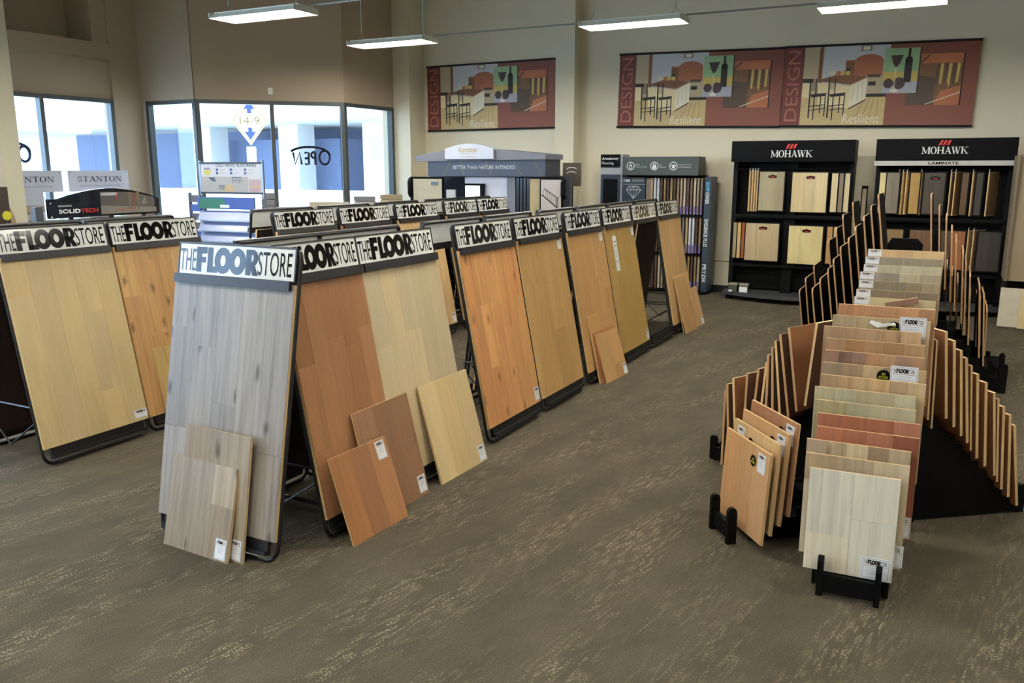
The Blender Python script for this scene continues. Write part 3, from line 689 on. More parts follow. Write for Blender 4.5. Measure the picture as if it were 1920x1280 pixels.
# ================================================================ WALL RACKS (swinging panel displays)
REDL = mat('logo_red', (196, 48, 44), .4); SILV = mat('silver_strip', (190, 190, 186), .3, metal=.5)
RB = mat('rack_black', (6, 6, 8), .5, var=.1, spec=.15); RH = mat('rack_header_black', (7, 7, 10), .5, spec=.1)
def serif(mb, word, x0, z0, w, h, y, mi):
    """heavy roman capitals with slab serifs"""
    G = {'M': (1.25, [(.15, 0, .15, 1, .07), (.15, 1, .62, .1, .2), (.62, .1, 1.08, 1, .07), (1.08, 0, 1.08, 1, .2)], [(.15, 0), (1.08, 0), (.15, 1), (1.08, 1)]),
         'O': (1.0, [], []), 'H': (1.08, [(.2, 0, .2, 1, .2), (.88, 0, .88, 1, .2), (.2, .5, .88, .5, .08)], [(.2, 0), (.88, 0), (.2, 1), (.88, 1)]),
         'A': (1.05, [(.18, 0, .52, 1, .07), (.5, 1, .88, 0, .2), (.3, .33, .72, .33, .08)], [(.16, 0), (.88, 0)]),
         'W': (1.35, [(.12, 1, .40, 0, .2), (.40, 0, .68, 1, .07), (.62, 1, .90, 0, .2), (.92, 0, 1.2, 1, .07)], [(.12, 1), (.62, 1), (1.2, 1)]),
         'K': (1.05, [(.2, 0, .2, 1, .2), (.25, .45, .88, 1, .07), (.42, .58, .92, 0, .2)], [(.2, 0), (.2, 1), (.86, 1), (.9, 0)]),
         'S': (.8, [], []), 'T': (.95, [(.47, 0, .47, 1, .17), (.08, .96, .86, .96, .08), (.1, .78, .1, 1, .05), (.84, .78, .84, 1, .05)], [(.47, 0)]),
         'N': (1.05, [(.18, 0, .18, 1, .06), (.18, 1, .86, 0, .18), (.86, 0, .86, 1, .06)], [(.18, 0), (.18, 1), (.86, 1)])}
    tot = sum(G[c][0] for c in word); k = w / tot; x = x0
    for c in word:
        wd, st, sf = G[c]
        for a, b, c2, d, t in st:
            # strokes: thickness measured across
            if abs(b - d) < .01: mb.rect(x + a * k, x + c2 * k, z0 + b * h - t * h / 2, z0 + b * h + t * h / 2, y, mi)
            else: mb.flat([(x + (a - t / 2) * k, z0 + b * h), (x + (a + t / 2) * k, z0 + b * h), (x + (c2 + t / 2) * k, z0 + d * h), (x + (c2 - t / 2) * k, z0 + d * h)], y, mi)
        for a, b in sf: mb.rect(x + (a - .2) * k, x + (a + .2) * k, z0 + b * h - (.06 * h if b else 0), z0 + b * h + (0 if b else .06 * h), y, mi)
        if c == 'O': mb.ring(x + .5 * k, z0 + h / 2, .46 * k, h * .53, .19 * k, y, mi, wz=.06 * h)
        if c == 'S':
            mb.ring(x + .4 * k, z0 + h * .74, .28 * k, h * .27, .12 * k, y, mi, a0=0, a1=270, n=14, wz=.08 * h)
            mb.ring(x + .4 * k, z0 + h * .27, .30 * k, h * .28, .12 * k, y, mi, a0=-180, a1=90, n=14, wz=.08 * h)
        x += wd * k
def mlogo(mb, cx, z, w, y):
    serif(mb, 'MOHAWK', cx - w / 2, z, w, w * .165, y, 1)
    for i in range(3):
        x = cx - w * .13 + i * w * .085
        mb.flat([(x - w * .02, z + w * .20), (x + w * .035, z + w * .20), (x + w * .095, z + w * .32), (x + w * .04, z + w * .32)], y, 2)
        mb.ring(x + w * .015, z + w * .225, w * .04, w * .03, w * .02, y, 2, 180, 350, 8)
def panel(parent, x, y, z, w, h, yaw, pal, frame=RB, cols=3, tag=True, knots=.25, clip=False):
    """a framed sample panel hinged at x, opening by yaw"""
    m = MB().box(0, w, 0, .012, 0, h, 0, 0)
    p = obj('swing_panel', m.mesh('swing_panel', [EDGE if clip else frame]), parent, (x, y, z), (0, 0, yaw))
    iw = w - .03
    holder = p
    n = cols; pw = iw / n
    for i in range(n):
        obj('plank', boxmesh(round(pw - .0015, 3), .004, round(h - .03, 3), WOOD, 'plank'), holder, (.015 + pw * (i + .5), -.004, .015), col=jit(pal, 6, knots))
    if tag:
        t = MB().flat([(-.05, .0), (.05, .0), (.06, .03), (.0, .045), (-.06, .03)], 0, 0).rect(-.03, .03, .01, .02, -.0005, 1)
        obj('badge', t.mesh('badge', [INK, REDL]), holder, (w * .52, -.0055, h - .10))
    if clip:
        k = MB().tube([(.0, .006, h), (.0, .006, h + .02), (.02, .006, h + .03)], .006, n=5); obj('hook', k.mesh('hook', [SILV]), p)
    return p
def rack(x0, x1, label):
    t = thing('panel_rack', label, 'display rack', ((x0 + x1) / 2, 12.35, 0), 0, 'black wall racks')
    hw = (x1 - x0) / 2
    b = MB().box(-hw, hw, .12, .16, .14, 1.95)
    obj('back_panel', b.mesh('back_panel', [RB]), t)
    for s in (-1, 1): obj('side_post', MB().box(s * (hw - .03) - .03, s * (hw - .03) + .03, -.10, .12, .10, 1.95).mesh('side_post', [RB]), t)
    obj('centre_post', MB().box(-.07, .07, -.06, .12, .10, 1.95).mesh('centre_post', [RB]), t)
    h = obj('header', MB().box(-hw - .01, hw + .01, -.24, .12, 1.94, 2.22).mesh('header', [RH]), t)
    for z in (1.84, 1.17): obj('rail', MB().tube([(-hw + .04, -.10, z), (hw - .04, -.10, z)], .013, n=6).mesh('rail', [RB]), t)
    for z in (1.20, .50): obj('shelf_bar', MB().box(-hw + .04, hw - .04, -.12, -.06, z - .02, z + .02).mesh('shelf_bar', [RB]), t)
    return t, h, hw
t, h, hw = rack(-2.77, -1.18, 'black panel rack at left with four groups of swinging oak panels')
lg = MB(); mlogo(lg, 0, 2.00, .54, -.243); obj('lettering', lg.mesh('lettering', [RH, WHITE, REDL]), h)
cx0 = (-2.77 - 1.18) / 2
bs = MB(); bs.prism([(-.85, .07), (.86, .07), (.86, .12), (-.85, .12)], -.10, .12)
arc = [(-.85, -.15)] + [(-.85 + 1.71 * i / 12, -.17 - .26 * math.sin(math.pi * i / 12)) for i in range(13)] + [(.86, .12), (-.85, .12)]
bs = MB(); n = len(arc); vs = [(x, y, .07) for x, y in arc] + [(x, y, .12) for x, y in arc]
bs.add(vs, [(i, (i + 1) % n, (i + 1) % n + n, i + n) for i in range(n)] + [tuple(range(n))[::-1], tuple(range(n, 2 * n))])
obj('base_plate', bs.mesh('base_plate', [mat('base_grey', (58, 60, 62), .5)]), t)
for x in (-.78, 0, .78):
    for y in (-.12, .06): obj('foot', MB().box(x - .03, x + .03, y - .03, y + .03, 0, .07).mesh('foot', [BLACKM]), t)
LO = (188, 170, 132)
def X1(x): return x - cx0
for i, x in enumerate((-2.53, -2.49, -2.455, -2.42)): panel(t, X1(x), -.14, 1.26, .30, .56, R(62), (150, 130, 100), clip=True, tag=False, cols=2)
panel(t, X1(-2.41), -.14, 1.26, .37, .56, R(-4), (150, 138, 108), knots=.3)
panel(t, X1(-1.97), -.14, 1.25, .49, .56, R(-3), (196, 176, 134), knots=.25)
for x, c in ((-1.46, (204, 186, 144)), (-1.39, (126, 110, 90)), (-1.31, (196, 178, 134))): panel(t, X1(x) , -.13, 1.26, .11, .54, R(-10), c, tag=False, cols=1)
for x, c in ((-2.74, (150, 136, 104)), (-2.68, (196, 164, 110)), (-2.62, (158, 88, 48))): panel(t, X1(x), -.12, .58, .10, .53, R(8), c, tag=False, cols=1)
panel(t, X1(-2.56), -.15, .56, .49, .55, R(-2), (178, 158, 124), knots=.3)
panel(t, X1(-1.97), -.15, .54, .48, .55, R(-3), (206, 188, 136), knots=.35)
for x, c in ((-1.47, (170, 128, 80)), (-1.41, (194, 178, 134)), (-1.34, (78, 52, 38)), (-1.28, (168, 128, 72))): panel(t, X1(x), -.13, .56, .10, .53, R(-10), c, tag=False, cols=1)
# two little display boxes on the base plate
for x, lb, c in ((-2.66, 'small dark green box with white label on the rack base, left', (66, 66, 56)), (-2.51, 'small grey box with white card on the rack base, right', (88, 84, 76))):
    o = thing('sample_box', lb, 'box', (x, 12.12, .121), 0, 'small boxes on the rack base')
    obj('box_body', MB().prism([(-.06, 0), (.06, 0), (.06, .12), (-.06, .12)], -.05, .05).mesh('box_body', [mat('box_%d' % c[0], c, .6)]), o)
    obj('lid', MB().box(-.063, .063, -.053, .053, .10, .125).mesh('lid', [mat('box_lid', (140, 132, 112), .6)]), o)
    q = MB().box(-.055, .055, -.053, -.051, .005, .08) if c[0] == 88 else MB().box(-.055, -.005, -.053, -.051, .005, .03)
    obj('label_card', q.mesh('label_card', [CARD]), o)
t2, h2, hw2 = rack(-.91, .66, 'black laminate panel rack at right with brown and grey swinging panels')
lg = MB(); mlogo(lg, 0, 2.03, .52, -.243); obj('lettering', lg.mesh('lettering', [RH, WHITE, REDL]), h2)
st = MB().box(-hw2 - .02, hw2 + .02, -.255, .0, 1.885, 1.945); s_ = obj('silver_strip', st.mesh('silver_strip', [SILV]), t2)
obj('lettering', MB().text('LAMINATE', -.17, 1.90, .34, .032, -.2565, 0, .02).mesh('lettering', [INK]), s_)
c2 = (-.91 + .66) / 2
def X2(x): return x - c2
for x, w, yaw, c, cl in ((-.865, .10, -5, (202, 184, 130), 0), (-.80, .20, -5, (120, 112, 96), 0), (-.62, .30, 65, (120, 90, 56), 1), (-.575, .30, 62, (150, 118, 70), 1), (-.53, .30, 58, (170, 130, 70), 1),
                       (-.50, .14, -2, (164, 130, 72), 0), (-.36, .26, 60, (120, 90, 60), 1), (-.34, .27, -2, (66, 58, 48), 0), (-.02, .3, 60, (90, 70, 50), 1), (.03, .3, 62, (120, 90, 60), 1),
                       (.09, .10, -2, (90, 66, 42), 0), (.225, .3, 64, (170, 130, 90), 1), (.25, .10, -2, (60, 54, 46), 0), (.40, .3, 66, (150, 120, 86), 1)):
    panel(t2, X2(x), -.14, 1.26, w, .55, R(yaw), c, clip=bool(cl), tag=(w > .25 and not cl), cols=2 if w > .15 else 1)
for x, w, yaw, c, cl in ((-.80, .30, -3, (130, 104, 66), 0), (-.45, .30, -3, (110, 80, 56), 0), (-.10, .16, -2, (84, 66, 50), 0), (.03, .19, -3, (138, 88, 56), 0), (.24, .3, 64, (160, 130, 90), 1), (.30, .3, 62, (140, 110, 80), 1), (.34, .28, -6, (54, 48, 40), 0)):
    panel(t2, X2(x), -.14, .56, w, .52, R(yaw), c, clip=bool(cl), tag=False, cols=2 if w > .15 else 1)
obj('base_plate', bs.mesh('base_plate', [mat('base_grey')]), t2)
# rack with tall brown side panel at the right picture edge
t3 = thing('panel_rack', 'brown side of a display rack cut off by the right picture edge', 'display rack', (1.0, 11.75, 0), 0)
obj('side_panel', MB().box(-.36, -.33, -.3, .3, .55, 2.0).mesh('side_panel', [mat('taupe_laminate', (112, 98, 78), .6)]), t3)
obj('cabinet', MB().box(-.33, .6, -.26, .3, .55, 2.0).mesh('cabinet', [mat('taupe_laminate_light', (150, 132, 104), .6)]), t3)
obj('base', MB().box(-.30, .6, -.1, .3, 0, .55).mesh('base', [BLACKM]), t3)
tl = obj('marble_tile', MB().box(-.16, .16, 0, .014, 0, .46).mesh('marble_tile', [mat('marble', (196, 188, 168), .3, var=.22, scale=9)]), loc=(.78, 11.42, .01), rot=(R(-8), 0, R(-6)))
top(tl, 'grey veined marble tile leaning under the cabinet at the right edge', 'tile', 'tiles at the right edge')
tl = obj('marble_tile', MB().box(-.16, .16, 0, .014, 0, .46).mesh('marble_tile', [mat('marble_cream', (204, 184, 140), .3, var=.2, scale=7)]), loc=(.98, 11.33, .01), rot=(R(-9), 0, R(-10)))
top(tl, 'cream veined tile overlapping the grey one at the right edge', 'tile', 'tiles at the right edge')
# black slim easel between the two racks
o = thing('slim_easel', 'slim black easel with pale card between the two wall racks', 'easel', (-1.05, 12.5, 0))
obj('frame', MB().box(-.04, .04, 0, .03, .0, 1.62).mesh('frame', [BLACKM]), o); obj('card', MB().box(-.025, .025, -.004, 0, 1.15, 1.58).mesh('card', [mat('beige_card', (150, 136, 110), .6)]), o)

# ================================================================ DARK GREEN PLANK RACK
DG = mat('slate_green', (58, 68, 68), .5); DGS = mat('slate_side', (70, 62, 50), .6); NAVY = mat('navy_panel', (40, 56, 70), .4); LG = mat('light_grey_laminate', (156, 160, 166), .5)
GL = mat('print_white', (214, 220, 222), .5); PUR = mat('purple_label', (96, 78, 150), .5); BLU = mat('print_blue', (80, 170, 210), .5)
t = thing('plank_rack', 'dark green plank rack with three tiers of upright vinyl planks', 'display rack', (-3.8, 12.45, 0))
def XA(x): return x + 3.8
tw = obj('tower_panel', MB().box(XA(-4.86), XA(-4.50), .0, .30, .05, 2.06).mesh('tower_panel', [LG]), t)
sg = obj('sign_plate', MB().box(XA(-4.85), XA(-4.54), -.02, 0, 1.87, 2.06).mesh('sign_plate', [BLACKM]), t)
obj('lettering', MB().text('Armstrong', XA(-4.83), 1.965, .27, .055, -.022, 0, .02).text('Flooring', XA(-4.83), 1.90, .19, .05, -.022, 0).mesh('lettering', [GL]), sg)
scn = obj('screen_frame', MB().box(XA(-4.84), XA(-4.53), -.02, 0, 1.26, 1.76).mesh('screen_frame', [mat('slate_blue', (50, 58, 78), .4)]), t)
obj('screen_glass', MB().box(XA(-4.80), XA(-4.57), -.026, -.02, 1.30, 1.69).mesh('screen_glass', [mat('screen_dark', (22, 24, 26), .15)]), scn)
hd = obj('header_box', MB().box(XA(-4.46), XA(-3.30), -.12, .28, 1.75, 2.02).mesh('header_box', [DG]), t)
ic = MB(); y = -.1215
for cx, tx in ((-4.33, ('100%', 'Waterproof Planks')), (-3.96, ('Stain', 'Resistant')), (-3.67, ('Engineered to Scratch', '& Scuff Resistance'))):
    ic.ring(XA(cx), 1.885, .062, .062, .010, y)
    x = XA(cx)
    if cx < -4.2:
        ic.ring(x, 1.87, .026, .026, .009, y); ic.flat([(x - .022, 1.885), (x + .022, 1.885), (x, 1.925)], y)
    elif cx < -3.8:
        ic.disc(x, 1.872, .033, y, n=16); ic.ring(x, 1.91, .018, .016, .007, y)
    else:
        ic.disc(x, 1.87, .022, y, n=12)
        for q in (-.028, -.01, .01, .028): ic.disc(x + q, 1.902 - abs(q) * .4, .010, y, n=8)
    wt = .19 if cx > -3.8 else .18 if cx < -4.2 else .10
    ic.text(tx[0], x + .075, 1.895, wt * (.35 if len(tx[0]) < 6 else 1.0), .018, y); ic.text(tx[1], x + .075, 1.862, wt, .018, y)
obj('lettering', ic.mesh('lettering', [GL]), hd)
bp = obj('diamond_panel', MB().box(XA(-4.49), XA(-4.12), -.03, .02, 1.33, 1.72).mesh('diamond_panel', [NAVY]), t)
dm = MB(); y = -.032; cx = XA(-4.305); w = .115
P_ = [(cx - w, 1.53), (cx - w * .62, 1.585), (cx + w * .62, 1.585), (cx + w, 1.53), (cx, 1.40)]
for a, b in ((0, 1), (1, 2), (2, 3), (3, 4), (4, 0), (0, 3)): dm.line(*P_[a], *P_[b], .006, y)
for q in (-.45, 0, .45): dm.line(cx + q * w, 1.53, cx, 1.40, .004, y)
for a, b in ((-.62, -.45), (-.1, -.45), (-.1, 0), (.1, 0), (.1, .45), (.62, .45)): dm.line(cx + a * w, 1.585, cx + b * w, 1.53, .004, y)
dm.line(cx - .18, 1.615, cx + .18, 1.615, .004, y); dm.text('100', cx - .16, 1.65, .10, .04, y, 0, .03)
for z in (1.66, 1.675, 1.69): dm.line(cx - .03, z, cx + .16, z, .003, y)
obj('lettering', dm.mesh('lettering', [GL]), bp)
obj('back_board', MB().box(XA(-4.49), XA(-3.26), .25, .30, .06, 1.75).mesh('back_board', [BLACKM]), t)
obj('card_strip', MB().box(XA(-4.49), XA(-4.12), -.03, .0, 1.28, 1.33).mesh('card_strip', [GL]), t)
for z in (1.17, .60, .05): obj('shelf', MB().box(XA(-4.49), XA(-3.12), -.05, .28, z - .03, z).mesh('shelf', [BLACKM]), t)
sp = obj('side_strip', MB().box(XA(-3.20), XA(-3.11), -.08, .28, .05, 1.73).mesh('side_strip', [NAVY]), t)
ss = MB()
for wd_, z, hh, mi in (('EMP', 1.52, .13, 0), ('OWER', 1.34, .17, 1), ('EVIDENCE PLUS', .72, .40, 1), ('PRYZM', .2, .26, 1)):
    ss.text(wd_, XA(-3.187), z, .055, hh, -.082, mi, .02, rotcw=True)
obj('lettering', ss.mesh('lettering', [BLU, GL]), sp)
PC = [(108, 98, 92), (158, 142, 108), (196, 198, 204), (184, 190, 202), (78, 58, 44), (136, 110, 78), (56, 42, 36), (150, 124, 86), (74, 56, 44), (128, 106, 80), (160, 146, 122), (176, 164, 146), (80, 58, 48), (98, 80, 64), (180, 168, 150), (136, 120, 96)]
for zi, z in enumerate((1.18, .61, .06)):
    nn = 17; xs = [-4.09 + i * (.86 / nn) for i in range(nn)]
    for i, x in enumerate(xs):
        if zi and i < 4: pass
        p = obj('sample_plank', boxmesh(.028 if i else .07, .22, .53, WOOD, 'plank'), t, (XA(x) + .02, -.03, z), col=jit(PC[(i + zi * 5) % 16], 8, .3))
        if i > 8: obj('label', MB().box(-.010, .010, -.002, 0, .0, .12).mesh('label', [PUR]), p)

# ================================================================ STONE-LOOK KIOSK WITH ARCHED HEADER
KW = mat('kiosk_white', (196, 200, 214), .4); KG = mat('kiosk_grey', (110, 112, 122), .5); KD = mat('kiosk_dark', (62, 64, 74), .3, var=.15, scale=3); KB = mat('kiosk_brown', (84, 76, 66), .5); GOLD = mat('gold_print', (170, 150, 70), .4)
t = thing('sample_kiosk', 'large sample kiosk with marble header and arched white sign under left banner', 'display rack', (-5.9, 10.9, 0))
def XK(x): return x + 5.9
hd = obj('header', MB().prism([(XK(-6.83), 1.74), (XK(-4.94), 1.74), (XK(-4.94), 1.97), (XK(-6.83), 1.97)], -.30, .2).mesh('header', [KD]), t)
lt = MB(); lt.text('BETTER THAN NATURE INTENDED', XK(-6.40), 1.84, 1.0, .05, -.303, 0, .008)
for a in ((-6.55, 1.76, -6.45, 1.96), (-6.22, 1.75, -6.28, 1.95), (-5.85, 1.95, -5.78, 1.76), (-5.1, 1.93, -5.0, 1.78), (-5.42, 1.95, -5.30, 1.76)): lt.line(XK(a[0]), a[1], XK(a[2]), a[3], .005, -.3015, 1)
obj('lettering', lt.mesh('lettering', [GL, GOLD]), hd)
rf = MB().prism([(XK(-7.0), 1.95), (XK(-4.90), 1.97), (XK(-4.90), 2.04), (XK(-5.66), 2.11), (XK(-6.45), 2.11), (XK(-7.0), 2.03)], -.38, .2); obj('roof_board', rf.mesh('roof_board', [KG]), t)
ar = [(XK(-6.46), 1.98), (XK(-5.68), 1.98), (XK(-5.68), 2.12)] + [(XK(-5.68 - .78 * i / 8), 2.12 + .07 * math.sin(math.pi * i / 8)) for i in range(1, 8)] + [(XK(-6.46), 2.12)]
ap = obj('arched_sign', MB().prism(ar, -.42, -.39).mesh('arched_sign', [KW]), t)
obj('lettering', MB().text('Karndean', XK(-6.23), 2.07, .30, .075, -.4215, 0, .006).text('LOOSELAY', XK(-6.17), 2.0, .20, .025, -.4215, 0).line(XK(-6.25), 2.055, XK(-5.95), 2.05, .005, -.4215, 0).mesh('lettering', [GOLD]), ap)
obj('back_wall', MB().box(XK(-7.05), XK(-4.75), .10, .2, .05, 1.75).mesh('back_wall', [KD]), t)
obj('base', MB().box(XK(-7.05), XK(-4.75), -.25, .2, 0, .06).mesh('base', [BLACKM]), t)
def kp(name, x0, x1, z0, z1, y, m, th=.03): return obj(name, MB().box(XK(x0), XK(x1), y, y + th, z0, z1).mesh(name, [m]), t)
kp('frame_panel', -7.13, -6.56, .4, 1.73, -.32, BLACKM); kp('stone_sample', -7.07, -6.58, .45, 1.70, -.325, mat('beige_stone', (168, 160, 138), .5, var=.12, scale=12), .01)
obj('name_plate', MB().box(XK(-6.76), XK(-6.64), -.331, -.326, 1.62, 1.66).mesh('name_plate', [INK]), t)
kp('photo_panel', -6.52, -6.37, .6, 1.55, -.30, mat('photo_grey', (170, 172, 172), .4)); kp('white_panel', -6.24, -5.56, .4, 1.73, -.24, KW)
q = kp('screen', -6.22, -5.90, 1.28, 1.64, -.30, BLACKM, .04)
obj('display', MB().box(XK(-6.20), XK(-5.96), -.302, -.300, 1.30, 1.61).mesh('display', [mat('lit_screen', (225, 235, 250), .3, emit=1.0)]), q)
kp('grey_post', -5.55, -5.42, .1, 1.73, -.26, KG)
for i in range(4): kp('dark_sample', -5.40 + i * .055, -5.36 + i * .055, .4, 1.72, -.26, mat('dark_sample', (34, 32, 30), .2), .25)
kp('tan_sample', -5.18, -5.02, .4, 1.71, -.28, mat('tan_stone', (164, 148, 108), .5, var=.1))
kp('frame_panel', -5.02, -4.68, .4, 1.74, -.30, BLACKM); kp('stair_photo', -5.0, -4.70, .45, 1.70, -.305, mat('photo_pale', (176, 168, 160), .4), .01)
st = MB()
st.line(XK(-4.99), 1.50, XK(-4.76), 1.33, .014, -.3065); st.line(XK(-4.95), 1.58, XK(-4.74), 1.45, .010, -.3065); st.line(XK(-4.755), 1.46, XK(-4.755), 1.30, .012, -.3065)
for i in range(7): st.line(XK(-4.96 + i * .03), 1.575 - i * .018, XK(-4.96 + i * .03), 1.48 - i * .02, .003, -.3065)
obj('stair_print', st.mesh('stair_print', [INK]), t)
for x in (-7.13, -4.66): obj('side_bumper', MB().tube([(XK(x), -.3, 1.45), (XK(x), -.33, 1.5), (XK(x), -.33, 1.66), (XK(x), -.3, 1.70)], .035, n=8).mesh('side_bumper', [BLACKM]), t)
sgn = thing('counter_card', 'small dark framed card standing behind the kiosk right end', 'card', (-4.85, 11.3, 0)); obj('card_face', MB().box(-.14, .14, 0, .02, 1.6, 1.93).mesh('card_face', [KB]), sgn)
sc_ = MB(); sc_.ring(0, 1.84, .08, .03, .012, -.002, 0, 10, 190, 10); sc_.ring(0, 1.78, .08, .03, .012, -.002, 0, 10, 190, 10); obj('print', sc_.mesh('print', [GL]), sgn)
obj('stem', MB().box(-.02, .02, 0, .02, 0, 1.6).mesh('stem', [BLACKM]), sgn)

# ================================================================ VINYL PLANK RACK
VG = mat('rack_steel', (132, 140, 150), .3, metal=.5)
t = thing('vinyl_rack', 'steel vinyl plank rack with printed header standing before the bay window', 'display rack', (-6.62, 6.55, 0), R(3))
for x in (-.41, .41): obj('upright', MB().box(x - .012, x + .012, -.012, .012, 0, 1.93).mesh('upright', [VG]), t)
hd = obj('header_card', MB().box(-.395, .395, -.010, 0, 1.60, 1.91).mesh('header_card', [mat('header_print', (196, 192, 190), .4)]), t)
for z in (1.905, 1.60): obj('header_rail', MB().box(-.41, .41, -.016, .006, z - .01, z + .01).mesh('header_rail', [RAIL]), t)
vm = [INK, mat('sun_yellow', (206, 190, 60), .5), mat('navy_print', (44, 70, 130), .5), mat('print_floor', (168, 160, 150), .5), mat('print_tan', (190, 160, 110), .5), mat('print_pink', (180, 150, 148), .5), CARDG]
v = MB(); y = -.0115
v.text('CALI VINYL FLOORING', -.19, 1.865, .53, .028, y, 0, .012)
v.disc(-.31, 1.83, .05, y, 1, 16, a0=180, a1=360); v.text('VINYL', -.355, 1.835, .09, .022, y - .0005, 0, .01)
for i in range(3):
    for k in range(2):
        x = -.19 + i * .185; v.rect(x, x + .03, 1.825 - k * .035, 1.85 - k * .035, y, 2); v.rect(x + .045, x + .12, 1.834 - k * .035, 1.84 - k * .035, y, 6)
v.rect(-.385, .225, 1.612, 1.765, y, 3); v.flat([(-.13, 1.615), (.05, 1.615), (.0, 1.69), (-.06, 1.68)], y - .0004, 4); v.rect(.235, .385, 1.612, 1.74, y, 5); v.rect(.235, .385, 1.66, 1.675, y - .0004, 4)
v.flat([(-.30, 1.76), (-.21, 1.76), (-.20, 1.715), (-.25, 1.72)], y - .0008, 0)
for x, z, w_, h_ in ((.02, 1.70, .12, .06), (-.16, 1.625, .08, .05)):
    v.line(x, z + h_, x + w_, z + h_, .010, y - .0008, 0)
    for i in range(5): v.line(x + w_ * i / 4, z, x + w_ * i / 4, z + h_, .005, y - .0008, 0)
    v.line(x, z + h_ * .5, x + w_, z + h_ * .5, .004, y - .0008, 0)
obj('header_print', v.mesh('header_print', vm), hd)
BP = [(120, 138, 176), (140, 150, 176), (128, 140, 168), (108, 128, 176), (124, 134, 160), (96, 116, 170)]
tp = MB().box(-.37, .38, -.12, -.10, 1.44, 1.56)
tpo = obj('top_card', tp.mesh('top_card', [mat('blue_card', (58, 84, 160), .5)]), t)
obj('green_print', MB().flat([(-.36, 1.445), (.0, 1.445), (.0, 1.55), (-.33, 1.55)], -.1215).mesh('green_print', [mat('green_print', (40, 110, 84), .5)]), tpo)
obj('price_card', MB().box(-.06, .06, -.124, -.122, 1.455, 1.485).mesh('price_card', [CARD]), tpo)
for i in range(12):
    z = 1.33 - i * .11
    obj('tilted_shelf', MB().prism([(0, 0), (.0, -.012), (.74, -.012), (.74, 0)], 0, .02).mesh('tilted_shelf', [VG]), t, (-.37, -.14, z))
    p = obj('vinyl_plank', boxmesh(.74, .012, .105, mat('vinyl_gloss', (118, 132, 172), .25, var=.15, scale=5), 'vinyl_plank'), t, (0, -.13, z), (R(-28), 0, 0), col=jit(BP[i % 6], 6, .3))
for i in range(12):
    z = 1.50 - i * .095
    obj('swatch', MB().box(-.55, -.42, -.03, 0, z, z + .075).mesh('swatch', [mat('swatch_%d' % (i % 3), [(120, 116, 124), (64, 90, 168), (96, 92, 100)][(1 if i == 1 else 0 if i % 2 else 2)], .4)]), t)
obj('swatch_rail', MB().box(-.57, -.555, -.04, .0, .3, 1.6).mesh('swatch_rail', [VG]), t)
obj('base', MB().box(-.57, .42, -.25, .1, 0, .06).mesh('base', [BLACK]), t)

# ================================================================ LOW RACK WITH CURVED BLACK HEADER, WHITE STANDING SIGNS
t = thing('curved_header_rack', 'rack with long curved black header photo panel, red and white lettering', 'display rack', (-7.95, 6.06, 0), R(90))
hp = [(-.67, 1.36), (.66, 1.36), (.67, 1.52)] + [(.66 - 1.33 * i / 12, 1.52 + .02 * (1 - i / 12) + .115 * math.sin(math.pi * i / 12)) for i in range(1, 12)] + [(-.67, 1.55)]
hd = obj('header', MB().prism(hp, -.03, .0).mesh('header', [mat('gloss_black', (22, 20, 22), .12)]), t)
v = MB(); y = -.032
v.text('MOHAWK', -.56, 1.47, .15, .018, y, 0, .01); v.text('SOLID', -.56, 1.405, .24, .042, y, 0, .03); v.text('TECH', -.315, 1.405, .20, .042, y, 1, .03)
v.flat([(-.08, 1.39), (.60, 1.39), (.60, 1.54), (.30, 1.60), (-.08, 1.61)], y + .0005, 2); v.flat([(-.08, 1.38), (.62, 1.38), (.62, 1.43), (-.08, 1.47)], y, 3)
v.rect(-.07, .13, 1.57, 1.60, y, 4); v.line(.12, 1.42, .12, 1.60, .006, y - .0005, 1); v.line(.34, 1.42, .34, 1.60, .006, y - .0005, 1); v.line(.12, 1.42, .34, 1.42, .006, y - .0005, 1)
for x in (.27, .37): v.flat([(x, 1.42), (x + .03, 1.42), (x + .04, 1.60), (x - .01, 1.60)], y - .001, 5)
v.flat([(.42, 1.47), (.5, 1.47), (.48, 1.56)], y - .001, 3)
for x, z in ((-.64, 1.51), (-.64, 1.375)): v.disc(x, z, .008, y, 0, 8)
obj('header_print', v.mesh('header_print', [WHITE, REDL, mat('photo_dark', (84, 80, 78), .3), mat('photo_floor', (120, 116, 108), .3), CARDG, mat('photo_fur', (104, 94, 76), .5)]), hd)
for x in (-.42, .05, .46): obj('header_post', MB().box(x - .02, x + .02, -.02, 0, 1.30, 1.37).mesh('header_post', [BLACK]), t)
obj('top_bar', MB().box(-.72, .72, -.10, .10, 1.22, 1.30).mesh('top_bar', [BLACK]), t)
obj('body', MB().box(-.70, .70, -.05, .25, 0, 1.22).mesh('body', [BLACKM]), t)
obj('wire_holder', MB().box(-.80, -.72, -.02, .05, 1.22, 1.48).mesh('wire_holder', [GREYM]), t)
SERW = mat('acrylic_white', (206, 208, 220), .25)
_DZ = -.035
